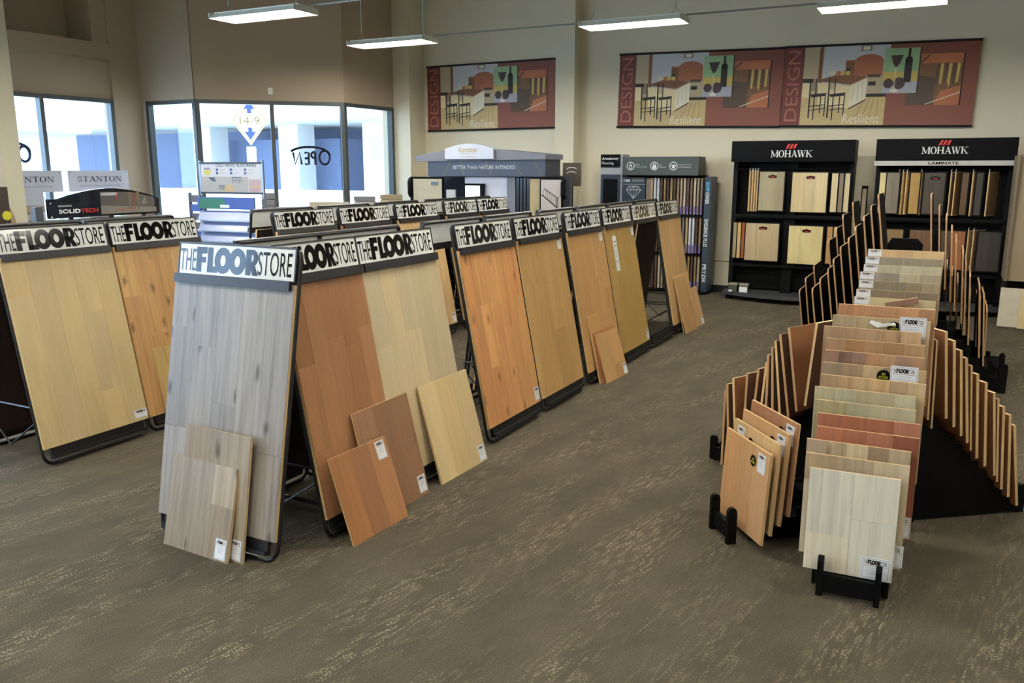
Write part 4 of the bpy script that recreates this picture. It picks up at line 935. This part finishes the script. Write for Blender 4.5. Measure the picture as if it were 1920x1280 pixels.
for y0, y1, word, sub, lb in ((7.86, 8.85, 'STANTON', 'Decorative Waterproof Flooring', 'white standing sign with the whole dark blue serif name, right one'),
                              (6.78, 7.77, 'STANTON', 'Decorative Waterproof Flooring', 'white standing sign half hidden by the pillar, left one')):
    t = thing('standing_sign', lb, 'sign', (-11.05, (y0 + y1) / 2, 0), R(90), 'white standing signs on low racks')
    w = y1 - y0
    pl = obj('sign_plate', MB().box(-w / 2, w / 2, -.01, 0, 1.53, 1.82).mesh('sign_plate', [SERW]), t)
    v = MB(); serif(v, word, -w * .36, 1.665, w * .74, .075, -.0115, 0)
    v.text('- ' + sub + ' -', -w * .36, 1.59, w * .72, .03, -.0115, 1); 
    for x in (-w * .46, w * .46): v.disc(x, 1.80, .008, -.0115, 0, 8)
    obj('lettering', v.mesh('lettering', [mat('navy_ink', (34, 36, 78), .4), mat('pale_ink', (112, 114, 150), .4)]), pl)
    obj('plinth', MB().box(-w / 2 + .02, w / 2 - .02, .0, .3, 0, 1.15).mesh('plinth', [mat('plinth_beige', (170, 160, 140), .6)]), t)
    obj('stem', MB().box(-.2, .2, 0, .01, 1.15, 1.54).mesh('stem', [SERW]), t)
    for z, c, dx in ((1.16, 'a', 0), (1.27, 'b', .05), (1.36, 'c', -.05)):
        obj('tile_sample', MB().box(-w * .42 + dx, w * .1 + dx, -.08, 0, z, z + .085).mesh('tile_sample', [mat('tile_' + c, {'a': (190, 184, 172), 'b': (178, 152, 124), 'c': (200, 204, 210)}[c], .4)]), t)
# brown arched board at the left picture edge
t = thing('arched_display', 'tan arched board with dark panel, cut off by the left picture edge', 'display rack', (-8.9, 5.25, 0), R(90))
pr = [(-.6, 0), (.43, 0), (.43, 1.25)] + [(.43 - .5 * (1 - math.cos(R(90 * i / 8))), 1.25 + .44 * math.sin(R(90 * i / 8))) for i in range(1, 9)] + [(-.6, 1.69)]
obj('arched_board', MB().prism(pr, 0, .03).mesh('arched_board', [mat('tan_board', (176, 150, 112), .6)]), t)
obj('dark_panel', MB().box(-.6, .36, -.02, 0, .6, 1.66).mesh('dark_panel', [mat('umber_panel', (62, 48, 40), .5)]), t)
obj('print', MB().text('os', .30, 1.25, .05, .03, -.022, 0, .01).disc(.32, 1.36, .05, -.022, 1, 14).mesh('print', [WHITE, YEL]), t)
obj('white_panel', MB().box(-.5, .40, .05, .07, 1.3, 2.05).mesh('white_panel', [mat('cream_panel', (206, 196, 180), .5)]), t)

# ================================================================ LOW SAMPLE TOWERS BY THE BAY WINDOW
SN = [((-8.05, 8.6), .17, 1.54, 3, [(110, 110, 112)], 'narrow grey stack of tile samples just right of the vinyl plank rack'),
      ((-8.30, 9.40), .56, 1.32, 1, [(176, 150, 120), (188, 168, 140)], 'low tan tile samples under the bay window, left of centre'),
      ((-8.22, 10.05), .60, 1.37, 2, [(186, 170, 142), (196, 178, 150)], 'cream tile samples under the bay window, centre'),
      ((-8.36, 11.1), .34, 1.42, 2, [(120, 116, 116), (160, 152, 140)], 'grey tile samples at the foot of the right bay window'),
      ((-8.16, 11.55), .36, 1.44, 2, [(160, 140, 104), (188, 166, 122)], 'yellowish tile samples beside the grey ones in the right bay window')]
for (x, y), w, zt, n, cs, lb in SN:
    t = thing('tile_rack', lb, 'display rack', (x, y, 0), R(22), 'low tile racks at the bay window')
    obj('stem', MB().box(-w / 2 + .01, w / 2 - .01, .03, .06, 0, zt - .02).mesh('stem', [GREYM]), t)
    for k in range(n * 2):
        c = cs[k % len(cs)]
        obj('tile_sample', MB().box(-w / 2, w / 2, -.02 - .012 * k, .02 - .012 * k, zt - .085 * (k + 1), zt - .085 * k - .008).mesh('tile_sample', [mat('ts_%d_%d' % c[:2], c, .4, var=.1)]), t)

# ================================================================ BANNERS
BM = [mat('banner_rust', (128, 72, 56), .6, var=.05, scale=1), mat('banner_rust_dark', (108, 48, 40), .6), mat('p_cream', (206, 196, 164), .6), mat('p_floor', (192, 170, 118), .6, var=.08, scale=10),
      mat('p_greywall', (186, 186, 188), .6), mat('p_copper', (162, 98, 64), .6, var=.1), mat('p_brown', (122, 80, 54), .6), mat('p_dark', (40, 32, 28), .6), mat('p_island', (220, 204, 158), .6),
      mat('p_green', (146, 176, 128), .6, var=.15, scale=12), mat('p_wine', (58, 34, 34), .5), mat('p_cloth', (168, 168, 176), .6), mat('p_harvest', (120, 84, 52), .6, var=.35, scale=14), mat('p_brick', (176, 104, 66), .6, var=.15),
      mat('p_yellow', (196, 170, 90), .6), mat('p_umber', (82, 64, 48), .6), mat('p_tan', (176, 160, 128), .6), mat('p_light', (222, 214, 190), .6), mat('p_rust_text', (160, 96, 76), .6)]
bm = MB(); W, H = 2.46, 1.02
bm.box(0, W, 0, .006, 0, H, 0); y = -.001
def q(a, b, c, d, mi, k=1): bm.rect(a * W, b * W, c * H, d * H, y - .0006 * k, mi)
q(0, .108, 0, 1, 1); bm.text('DESIGN', .018 * W, .06 * H, .07 * W, .9 * H, y - .0013, 18, 0, rot90=True)
q(.108, .56, 0, 1, 16); q(.108, .56, 0, .36, 3, 2); q(.19, .21, .4, 1, 6, 2); q(.215, .32, .5, 1, 4, 2); q(.318, .56, .70, 1, 4, 2); q(.335, .53, .62, .82, 5, 3); q(.335, .38, .6, .80, 6, 4)
bm.disc(.455 * W, .80 * H, .075 * W, y - .0024, 5, 18, rz=.085 * H); q(.41, .465, .93, .99, 6, 3); q(.418, .457, .94, .98, 17, 4)
q(.108, .155, .36, .55, 8, 3); q(.108, .165, .55, .60, 7, 4)
bm.flat([(.19 * W, .55 * H), (.37 * W, .50 * H), (.37 * W, .22 * H), (.20 * W, .26 * H)], y - .003, 8); bm.flat([(.37 * W, .50 * H), (.455 * W, .60 * H), (.455 * W, .33 * H), (.37 * W, .22 * H)], y - .003, 17)
bm.flat([(.175 * W, .57 * H), (.37 * W, .52 * H), (.46 * W, .61 * H), (.30 * W, .65 * H)], y - .0036, 6)
bm.flat([(.37 * W, .225 * H), (.455 * W, .335 * H), (.455 * W, .315 * H), (.37 * W, .205 * H)], y - .0036, 15)
for x in (.385, .41, .435): bm.line(x * W, .30 * H + (x - .385) * H, x * W, .50 * H + (x - .385) * H, .006, y - .0036, 16)
q(.455, .52, .40, .64, 16, 4); q(.462, .50, .50, .55, 7, 5); q(.455, .52, .60, .64, 15, 5); q(.455, .56, .36, .40, 7, 4)
for x in (.30, .32, .35): bm.disc(x * W, .66 * H, .014 * W, y - .0042, 13 if x < .31 else 14, 10, rz=.03 * H)
q(.25, .28, .63, .70, 2, 5); q(.34, .36, .64, .72, 7, 5)
for sx in (.155, .258):       # two bar stools
    bm.line(sx * W, .10 * H, (sx - .003) * W, .60 * H, .020, y - .0045, 7); bm.line((sx + .03) * W, .40 * H, (sx + .03) * W, .60 * H, .015, y - .0045, 7)
    bm.flat([(sx * W, .40 * H), ((sx + .09) * W, .42 * H), ((sx + .085) * W, .38 * H), ((sx + .01) * W, .365 * H)], y - .005, 7)
    for dx, z0 in ((.025, .07), (.06, .16), (.085, .12)): bm.line((sx + dx) * W, z0 * H, (sx + dx) * W, .39 * H, .015, y - .0045, 7)
    bm.line(sx * W, .25 * H, (sx + .085) * W, .27 * H, .012, y - .0045, 7); bm.line(sx * W, .20 * H, (sx + .085) * W, .22 * H, .010, y - .0045, 7)
    for k in range(1, 5): bm.line((sx + .006 * k) * W, .45 * H, (sx + .006 * k - .001) * W, .60 * H, .005, y - .0045, 15)
for k in range(6):
    bm.line(.108 * W, (.02 + .055 * k) * H, (.34 - .02 * k) * W, (.035 + .05 * k) * H, .006, y - .0025, 16)
for k in range(8): bm.line((.12 + .04 * k) * W, 0, (.17 + .035 * k) * W, .30 * H, .005, y - .0025, 16)
for k in range(4): bm.line((.40 + .04 * k) * W, 0.05 * H, (.455 + .022 * k) * W, .36 * H, .005, y - .0025, 6)
bm.text('Resilient', .345 * W, .03 * H, .19 * W, .12 * H, y - .005, 17)
# harvest picture
q(.66, .925, .25, .865, 12, 3); bm.rect(.925 * W, .932 * W, .24 * H, .86 * H, y - .001, 7); bm.flat([(.66 * W, .25 * H), (.80 * W, .25 * H), (.80 * W, .58 * H), (.66 * W, .62 * H)], y - .0024, 15)
bm.flat([(.80 * W, .25 * H), (.925 * W, .25 * H), (.925 * W, .48 * H), (.83 * W, .42 * H)], y - .0026, 13); q(.71, .925, .75, .865, 13, 4)
bm.line(.76 * W, .26 * H, .925 * W, .40 * H, .012, y - .003, 2); bm.line(.69 * W, .70 * H, .76 * W, .85 * H, .02, y - .003, 15)
for k in range(6):
    x = .80 + .02 * k
    bm.flat([(x * W, .75 * H), ((x + .014) * W, .74 * H), ((x + .008) * W, (.46 + .03 * (k % 3)) * H), ((x - .002) * W, .52 * H)], y - .0032, 14 if k % 2 else 15)
# wine picture
q(.535, .71, .40, .945, 9, 6); bm.rect(.71 * W, .716 * W, .39 * H, .94 * H, y - .0042, 7); q(.535, .71, .40, .54, 11, 7); q(.535, .71, .54, .66, 14, 7)
bm.disc(.565 * W, .52 * H, .025 * W, y - .0058, 10, 14); bm.disc(.62 * W, .52 * H, .03 * W, y - .0058, 10, 14)
bm.flat([(.565 * W, .86 * H), (.63 * W, .86 * H), (.612 * W, .75 * H), (.597 * W, .71 * H), (.583 * W, .75 * H)], y - .0064, 10); bm.line(.597 * W, .44 * H, .597 * W, .71 * H, .008, y - .0064, 17); bm.disc(.597 * W, .43 * H, .02 * W, y - .0064, 17, 14, rz=.02 * H)
bm.rect(.64 * W, .677 * W, .53 * H, .80 * H, y - .0064, 7); bm.disc(.6585 * W, .80 * H, .0185 * W, y - .0064, 7, 14); bm.rect(.652 * W, .665 * W, .80 * H, .94 * H, y - .0064, 7)
BNM = bm.mesh('banner_print', BM)
RODM = MB().tube([(-.01, 0, 0), (W + .01, 0, 0)], .016, n=8).mesh('rod', [BLACK])
for x, z, rot, sx, sz, lb in ((-8.24, 2.475, R(-.2), 1.0, 1.03, 'rust coloured kitchen banner left of the wall column'), (-4.745, 2.47, R(1.2), .998, 1.04, 'rust coloured kitchen banner, middle one, overlapped by its neighbour'), (-2.275, 2.425, R(1.15), .985, 1.04, 'rust coloured kitchen banner, rightmost of the three')):
    t = thing('wall_banner', lb, 'banner', (x, 12.835 - (.012 if x > -3 else 0), z), 0, 'kitchen banners on the back wall')
    t.rotation_euler = (0, rot, 0); t.scale = (sx, 1, sz)
    obj('banner_print', BNM, t, (0, 0, .02)); obj('rod', RODM, t, (0, 0, .015)); obj('rod', RODM, t, (0, 0, H + .03))

# ---- small things on walls and glass
def on45(s, y=0.0, z=0.0):   # s metres along the chamfered wall
    return (NB.x + s * math.cos(A45) + y * math.sin(A45), NB.y + s * math.sin(A45) - y * math.cos(A45), z)
o = top(obj('wall_sensor', MB().box(-.035, .035, -.03, 0, 0, .10).mesh('wall_sensor', [WHITE]), loc=on45(1.10, 0, 2.96), rot=(0, 0, A45)), 'small white sensor on the wall above the bay window', 'sensor')
def neon(name, loc, rot, w, h, label):
    mb = MB(); r = .020
    def X(u): return (1 - u) * w - w / 2     # seen from behind, so mirrored
    def seg(*p): mb.tube([(X(a), 0, b * h) for a, b in p], r, n=6)
    def ell(cx, cz, rx, rz, a0=0, a1=360, n=18): mb.tube([(X(cx + rx * math.cos(R(a0 + (a1 - a0) * i / n))), 0, (cz + rz * math.sin(R(a0 + (a1 - a0) * i / n))) * h) for i in range(n + (0 if a1 - a0 == 360 else 1))], r, n=6, closed=(a1 - a0 == 360))
    ell(.13, .42, .13, .38); seg((.36, .02), (.36, .72)); ell(.36, .56, .10, .17, -90, 90, 10) ; seg((.62, .06), (.52, .06), (.52, .68), (.62, .68)); seg((.52, .38), (.62, .38))
    seg((.70, .04), (.74, .70), (.86, .04), (.90, .70)); ell(.5, .56, .50, .44, 25, 190, 22)
    o = obj(name, mb.mesh(name, [mat('neon_tube_off', (20, 18, 40), .3)]), loc=loc, rot=rot); top(o, label, 'sign', 'open signs in the windows'); return o
neon('neon_sign', on45(1.64, .03, 1.90), (0, 0, A45), .62, .28, 'unlit neon open sign in the bay window, mirrored from inside')
neon('neon_sign', (-11.33, 7.22, 1.93), (0, 0, R(90)), .62, .27, 'unlit neon sign partly hidden by the pillar at left')

# ================================================================ OUTSIDE
struct('ground', MB().box(-90, 30, 9.7, 90, -.3, -.12).box(-90, -11.7, -60, 9.7, -.3, -.12), [CONC])
ov = thing('overpass', 'pale concrete road bridge with dark underside seen through the bay window', 'bridge', (-30, 30, 0))
obj('deck', MB().box(-40, 30, -1.0, 9, 3.9, 5.6).mesh('deck', [CONC]), ov)
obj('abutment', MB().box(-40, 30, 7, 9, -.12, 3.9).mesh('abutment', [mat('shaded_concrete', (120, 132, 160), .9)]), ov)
for x in (-9.5, -4.2, 1.5, 6.5): obj('pillar', MB().box(x - .6, x + .6, 2, 3.2, -.12, 3.9).mesh('pillar', [CONC]), ov)
gr = thing('guard_wall', 'low white barrier along the street outside the bay window', 'barrier', (-24, 26.5, 0))
obj('barrier', MB().box(-14, 16, 0, .4, -.12, 1.0).mesh('barrier', [CONC]), gr)
sg = thing('clearance_sign', 'yellow diamond height clearance sign on a post outside the bay window', 'sign', (-22.2, 23, 0), R(44))
obj('post', MB().tube([(0, .05, -.12), (0, .05, 2.6)], .16, n=8).mesh('post', [CONC]), sg)
dp = obj('diamond_plate', MB().prism([(0, -1.0), (.78, 0), (0, 1.0), (-.78, 0)], -.02, 0).mesh('diamond_plate', [mat('traffic_yellow', (250, 214, 120), .5)]), sg, (0, 0, 3.5))
v = MB().text('14-9', -.42, -.16, .84, .32, -.025, 0)
for s in (-1, 1): v.flat([(-.25, s * .45), (.25, s * .45), (0, s * .80)][::s], -.025, 1); v.rect(-.09, .09, min(s * .28, s * .46), max(s * .28, s * .46), -.025, 1)
for a, b in (((0, -.9), (.70, 0)), ((.70, 0), (0, .9)), ((0, .9), (-.70, 0)), ((-.70, 0), (0, -.9))): v.line(*a, *b, .03, -.025, 0)
dp.scale = (.8, 1, .85)
obj('sign_print', v.mesh('sign_print', [mat('sign_ochre', (70, 52, 20), .5), mat('sign_blue_black', (16, 40, 80), .5)]), dp)
b = thing('far_building', 'grey blue flat building across the street seen through the left window', 'building', (-27, 14, 0))
obj('wall', MB().box(-6, 3, -4, 3.5, -.12, 2.9).mesh('wall', [mat('far_wall', (150, 166, 176), .8)]), b); obj('roof', MB().box(-6.3, 3.3, -4.3, 3.8, 2.9, 3.1).mesh('roof', [CONC]), b)
obj('door', MB().box(3.0, 3.05, -1.5, -.3, -.12, 2.2).mesh('door', [mat('far_door', (150, 160, 164), .8)]), b)
gs = thing('green_sign', 'pale green street sign by the bridge pillar outside', 'sign', (-17.5, 24.5, 0), R(30)); obj('plate', MB().box(-.5, .5, 0, .03, 2.15, 2.85).mesh('plate', [mat('sign_mint', (120, 190, 180), .5)]), gs); obj('post', MB().tube([(0, .05, -.12), (0, .05, 2.6)], .05, n=6).mesh('post', [GREYM]), gs)
tr = thing('parked_trailer', 'dark blue trailer parked under the bridge', 'trailer', (-30.5, 34, 0))
obj('box', MB().box(-4.5, 3.5, 0, 2.2, .7, 3.3).mesh('box', [mat('trailer_blue', (104, 118, 150), .6)]), tr)
for x in (-3, -2, 2.2): obj('wheel', MB().tube([(x, -.05, .35), (x, .25, .35)], .46, n=14).mesh('wheel', [BLACKM]), tr)
